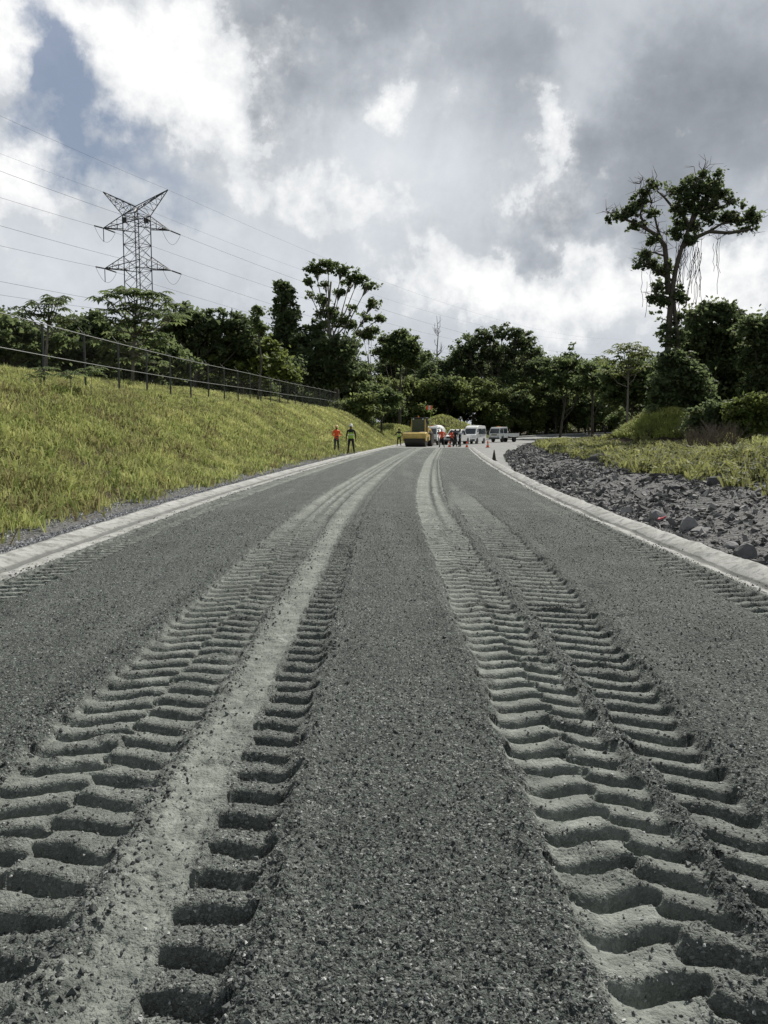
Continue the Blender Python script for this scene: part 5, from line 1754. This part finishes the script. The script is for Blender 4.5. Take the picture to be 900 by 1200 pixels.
    if helmet:
        hb = MB().lathe([(.112 * s, -.01), (.118 * s, .03 * s), (.105 * s, .09 * s), (.07 * s, .125 * s), (.02 * s, .14 * s)], (0, hy, hz + .01 * s), 18).build('hard_hat', M[helmet], root, smooth=True)
        MB().lathe([(.10 * s, .0), (.145 * s, -.012), (.145 * s, -.004), (.11 * s, .012)], (0, hy - .025 * s, hz + .01 * s), 18).build('hat_brim', M[helmet], hb)
    else:
        MB().lathe([(.092 * s, -.02 * s), (.10 * s, .03 * s), (.085 * s, .08 * s), (.04 * s, .105 * s), (.01, .11 * s)], (0, hy + .012 * s, hz + .01 * s), 16).build('hair', M['hair'], root, smooth=True)
    if vest:
        V = {'a': (0, .0, 1.0 * s), 'b': J['waist'], 'c': J['chest'], 'd': (0, J['collar'][1], 1.41 * s), 'e': (-.15 * s, J['collar'][1], 1.425 * s), 'f': (.15 * s, J['collar'][1], 1.425 * s)}
        Rv = {'a': (.175 * s, .13 * s), 'b': (.162 * s, .125 * s), 'c': (.185 * s, .137 * s), 'd': (.14 * s, .10 * s), 'e': .082 * s, 'f': .082 * s}
        vo = skin_body(V, Rv, {'edges': [('a', 'b', 0), ('b', 'c', 0), ('c', 'd', 0), ('d', 'e', 0), ('d', 'f', 0)], 'list': [M[vest], M['reflect']], 'root': 'b'}, 'vest', root, 2)
        if stripe:
            for p in vo.data.polygons:
                if 1.12 * s < p.center.z < 1.17 * s: p.material_index = 1
    return root


def gpos(px, d, z=None):
    x = X(px, d)
    return (x, d, gz(x, d) if z is None else z)


person('worker in orange shirt and blue jeans behind the left kerb', (X(394.5, 51), 51, gz(X(394.5, 51), 51)), R(25), 1.66, 'orange', 'cloth_blue', None, 'helmet_y', 'belly', .03)
person('worker in black clothes and lime vest standing on the left kerb', (X(411.5, 50), 50, .125), R(-5), 1.80, 'cloth_black', 'cloth_black', 'lime', 'helmet', ('down', 'down'), .09)
person('worker in lime vest and dark trousers left of the roller drum', (X(467.5, 83), 83, .04), R(10), 1.74, 'cloth_black', 'cloth_black', 'lime', None, ('out', 'hip'), .09)
person('worker in bright orange long sleeves and white hard hat right of the roller', (X(517.5, 75.5), 75.5, .01), R(-10), 1.76, 'orange', 'cloth_black', None, 'helmet', ('down', 'hip'), .12)
person('worker in faded orange vest in the group before the pickup', (X(529, 82), 82, .0), R(30), 1.66, 'orange', 'cloth_black', None, None, ('belly', 'down'), .08)
person('worker in all dark clothes in the middle of the group', (X(533.2, 80.5), 80.5, .0), R(-40), 1.70, 'cloth_black', 'cloth_black', None, None, ('hip', 'belly'), .08)
person('worker in dark vest over pale sleeves, rightmost of the group', (X(538.6, 80), 80, .0), R(-70), 1.72, 'cloth_pale', 'cloth_black', 'cloth_black', None, ('belly', 'down'), .07, stripe=False)


# ------------------------------------------------------------------ cones, slab, scrap, post
def cone(label, loc, h, mat, group=None, band=True):
    root = empty('traffic_cone', loc, label, 'cone', group)
    s = h / .75
    MB().lathe([(.17 * s, .03 * s), (.15 * s, .06 * s), (.035 * s, h - .02), (.025 * s, h), (.015 * s, h - .01)], (0, 0, 0), 18).build('cone_body', mat, root, smooth=True)
    MB().box((0, 0, .016 * s), (.42 * s, .42 * s, .032 * s)).build('base', M['black'] if band else mat, root, bevel=.01)
    if band:
        MB().lathe([(.118 * s, .25 * s), (.088 * s, .42 * s), (.086 * s, .42 * s), (.116 * s, .25 * s)], (0, 0, 0), 18).build('reflective_band', M['reflect'], root)
    return root


cone('orange traffic cone at the feet of the worker group', (X(526.5, 79.5), 79.5, 0), .60, M['orange'])
cone('orange traffic cone in front of the white van', (X(546.8, 78), 78, 0), .62, M['orange'])
cone('orange traffic cone alone on the pavement before the crew cab truck', (X(571.2, 77), 77, 0), .70, M['orange'])
cone('grimy dark cone standing behind the right kerb', (X(578.8, 42), 42, .0), .56, M['cone_dirty'], None, False)

mb = MB().slab([(-.42, -.25, 0), (.35, -.3, .02), (.48, .1, .02), (.1, .3, .03), (-.4, .2, .02)], (0, 0, .09))
o = mb.build('concrete_slab', M['slabwhite'], bevel=.015)
o.location = (X(381, 51.5), 51.5, .16); o.rotation_euler = (R(-8), R(4), .3)
tag(o, 'broken white concrete slab lying at the foot of the bank beside two workers', 'slab')
mb = MB().slab([(-.07, -.03, 0), (.02, -.05, .03), (.09, .0, .05), (.05, .04, .02), (-.03, .03, .03)], (0, 0, .025)).slab([(.0, .0, .03), (.12, .02, .07), (.12, .04, .07), (.0, .03, .03)], (0, 0, .012))
o = mb.build('red_scrap', M['red_plastic']); o.location = (4.12, 11.9, .19); o.scale = (.75, .75, .75)
tag(o, 'small torn scrap of red plastic on the rubble behind the kerb', 'litter')
root = empty('marker_post', (X(539.2, 128), 128, gz(X(539.2, 128), 128)), 'thin dark marker post with a pale cap on the grassy mound', 'post')
MB().tube([(0, 0, -.2), (0, 0, 1.1)], .05, 6).build('post', M['fence_dark'], root)
MB().lathe([(.08, 1.05), (.12, 1.15), (.12, 1.35), (.05, 1.42)], (0, 0, 0), 10).build('cap', M['offwhite'], root)


# ------------------------------------------------------------------ sky, sun, camera
SUN_EL, SUN_AZ = 45.0, 31.0            # degrees; azimuth clockwise from straight ahead


def build_sky():
    w = bpy.data.worlds.new('World')
    scene.world = w
    w.use_nodes = True
    t = w.node_tree
    g = NT(t)
    bg = t.nodes['Background']
    sky = g.n('ShaderNodeTexSky', sky_type='NISHITA')
    sky.sun_disc = False
    sky.sun_elevation = R(SUN_EL)
    sky.sun_rotation = R(SUN_AZ)
    sky.air_density = 1.3; sky.dust_density = 2.0; sky.ozone_density = 1.2
    dirv = g.n('ShaderNodeTexCoord').outputs['Generated']
    sep = g.n('ShaderNodeSeparateXYZ'); g.put(sep.inputs[0], dirv)
    x, y, z = sep.outputs
    az = g.m('ARCTAN2', x, y)
    el = g.m('ARCSINE', z)
    n1 = g.n('ShaderNodeTexNoise'); g.put(n1.inputs['Vector'], dirv)
    n1.inputs['Scale'].default_value = 5.5; n1.inputs['Detail'].default_value = 8; n1.inputs['Roughness'].default_value = .58
    s1 = g.n('ShaderNodeSeparateColor'); g.put(s1.inputs[0], n1.outputs[1])
    n2 = g.n('ShaderNodeTexNoise'); g.put(n2.inputs['Vector'], dirv)
    n2.inputs['Scale'].default_value = 15; n2.inputs['Detail'].default_value = 7; n2.inputs['Roughness'].default_value = .6
    s2 = g.n('ShaderNodeSeparateColor'); g.put(s2.inputs[0], n2.outputs[1])
    wa = g.m('ADD', g.m('MULTIPLY', g.m('SUBTRACT', s1.outputs[0], .5), .34), g.m('MULTIPLY', g.m('SUBTRACT', s2.outputs[0], .5), .12))
    we = g.m('ADD', g.m('MULTIPLY', g.m('SUBTRACT', s1.outputs[1], .5), .30), g.m('MULTIPLY', g.m('SUBTRACT', s2.outputs[1], .5), .11))
    A = g.m('ADD', az, wa)
    E = g.m('ADD', el, we)

    def blob(px, py, rx, ry, amp):
        a = math.atan((px - 450) / FPX); e = math.atan((HORIZ - py) / FPX * math.cos(a))
        ra, re = rx / FPX * 1.02, ry / FPX * 1.02
        da = g.m('MULTIPLY', g.m('SUBTRACT', A, a), 1 / ra)
        de = g.m('MULTIPLY', g.m('SUBTRACT', E, e), 1 / re)
        q = g.m('ADD', g.m('MULTIPLY', da, da), g.m('MULTIPLY', de, de))
        return g.m('MULTIPLY', g.m('EXPONENT', g.m('MULTIPLY', q, -1.0)), amp)

    def total(bl, base):
        s = base
        for b in bl:
            s = g.m('ADD', s, blob(*b))
        return s
    f1 = g.noise(dirv, 4.5, 9, .60, .35)
    f2 = g.noise(dirv, 11, 8, .62, .2)
    f3 = g.noise(dirv, 26, 7, .6, .1)
    n_1 = g.m('SUBTRACT', f1, .5); n_2 = g.m('SUBTRACT', f2, .5); n_3 = g.m('SUBTRACT', f3, .5)
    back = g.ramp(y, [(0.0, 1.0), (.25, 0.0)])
    # the grey overcast layer
    grey = total([(390, 60, 110, 80, -.19), (480, 20, 150, 45, -.12), (600, 60, 70, 60, -.12), (790, 195, 140, 70, -.21), (860, 100, 110, 80, -.13), (680, 225, 100, 50, -.16), (250, 20, 70, 40, -.05), (720, 285, 60, 30, -.05),
                  (300, 310, 180, 60, .08), (480, 250, 120, 60, .10), (700, 60, 60, 50, .06), (440, 180, 80, 50, .08), (800, 380, 200, 60, .12), (100, 330, 120, 60, .08)], .50)
    grey = g.m('ADD', g.m('ADD', grey, .045), g.m('ADD', g.m('MULTIPLY', n_1, .46), g.m('MULTIPLY', n_2, .26)))
    grey = g.m('SUBTRACT', grey, g.m('MULTIPLY', g.ramp(el, [(.60, 0.0), (.9, 1.0)]), .36))  # clouds overhead, out of view, darkened to cut the ambient fill
    grey = g.m('SUBTRACT', grey, g.m('MULTIPLY', back, .10))  # unseen sky behind the camera darkened so camera-facing shade stays deep
    gcol = g.ramp(grey, [(0.0, (.12, .135, .155)), (.18, (.215, .235, .265)), (.36, (.325, .35, .385)), (.52, (.47, .50, .54)), (.68, (.60, .635, .675)), (.85, (.76, .78, .80))])
    # the bright heaped clouds in front of it
    heap = total([(180, 90, 105, 75, .95), (125, 60, 50, 45, .5), (270, 160, 75, 55, .55), (20, 235, 75, 50, .95), (5, 40, 55, 55, .9), (622, 128, 38, 50, .85), (462, 160, 34, 26, .75), (500, 98, 36, 26, .45), (395, 270, 75, 34, .60),
                  (560, 345, 100, 42, .95), (600, 305, 50, 28, .4), (880, 320, 70, 46, .95), (735, 355, 100, 52, .75), (345, 232, 50, 28, .40), (565, 215, 40, 30, .42), (780, 300, 40, 22, .3), (650, 20, 50, 25, .35), (460, 335, 60, 26, .3)], 0.0)
    edge = g.m('ADD', heap, g.m('ADD', g.m('MULTIPLY', n_2, 1.1), g.m('MULTIPLY', n_3, .85)))
    hm = g.ramp(edge, [(.16, 0.0), (.36, .34), (.47, .78), (.8, 1.0)])
    lit = g.m('ADD', g.m('MULTIPLY', heap, .42), g.m('ADD', g.m('MULTIPLY', n_2, .85), g.m('MULTIPLY', n_3, .70)))
    hcol = g.ramp(g.m('ADD', lit, .28), [(.12, (.46, .49, .525)), (.36, (.60, .625, .65)), (.58, (.78, .79, .80)), (.82, (.96, .955, .94))])
    cloud = g.mix(hm, gcol, hcol)
    hole = total([(58, 125, 34, 55, .9), (90, 165, 28, 40, .7), (130, 205, 30, 30, .7), (180, 222, 40, 26, .62), (225, 255, 40, 22, .45), (20, 165, 22, 30, .35), (45, 70, 22, 36, .35)], 0.0)
    hole = g.m('ADD', hole, g.m('MULTIPLY', g.m('SUBTRACT', f2, .5), .5))
    hole = g.ramp(hole, [(.10, 0.0), (.45, .45), (.85, .92)])
    cl = g.n('ShaderNodeVectorMath', operation='SCALE'); g.put(cl.inputs[0], cloud); cl.inputs['Scale'].default_value = 10.0
    sk = g.mix(.8, sky.outputs[0], (1.9, 2.35, 3.3, 1))
    c = g.mix(hole, cl.outputs[0], sk)
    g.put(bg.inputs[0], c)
    bg.inputs[1].default_value = .1
    return w


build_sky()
sun = bpy.data.lights.new('sun', 'SUN')
sun.energy = 5.0
sun.angle = R(.53)
sun.color = (1.0, .955, .88)
so = bpy.data.objects.new('sun', sun)
link(so)
d = Vector((math.sin(R(SUN_AZ)) * math.cos(R(SUN_EL)), math.cos(R(SUN_AZ)) * math.cos(R(SUN_EL)), math.sin(R(SUN_EL))))
so.rotation_euler = (-d).to_track_quat('-Z', 'Y').to_euler()
so.location = d * 50

cam = bpy.data.cameras.new('camera')
cam.sensor_fit = 'VERTICAL'
cam.sensor_height = 36
cam.lens = 36 * FPX / 1200
cam.clip_start = .05
cam.clip_end = 4000
co = bpy.data.objects.new('camera', cam)
link(co)
co.location = (0, 0, CAM_H)
co.rotation_euler = (R(90) - math.atan((600 - HORIZ) / FPX), 0, 0)
scene.camera = co

vs = scene.view_settings
vs.view_transform = 'Standard'
vs.look = 'None'
vs.exposure = 0.2
vs.gamma = 1.0
vs.use_curve_mapping = False
scene.cycles.max_bounces = 6
scene.cycles.transparent_max_bounces = 8
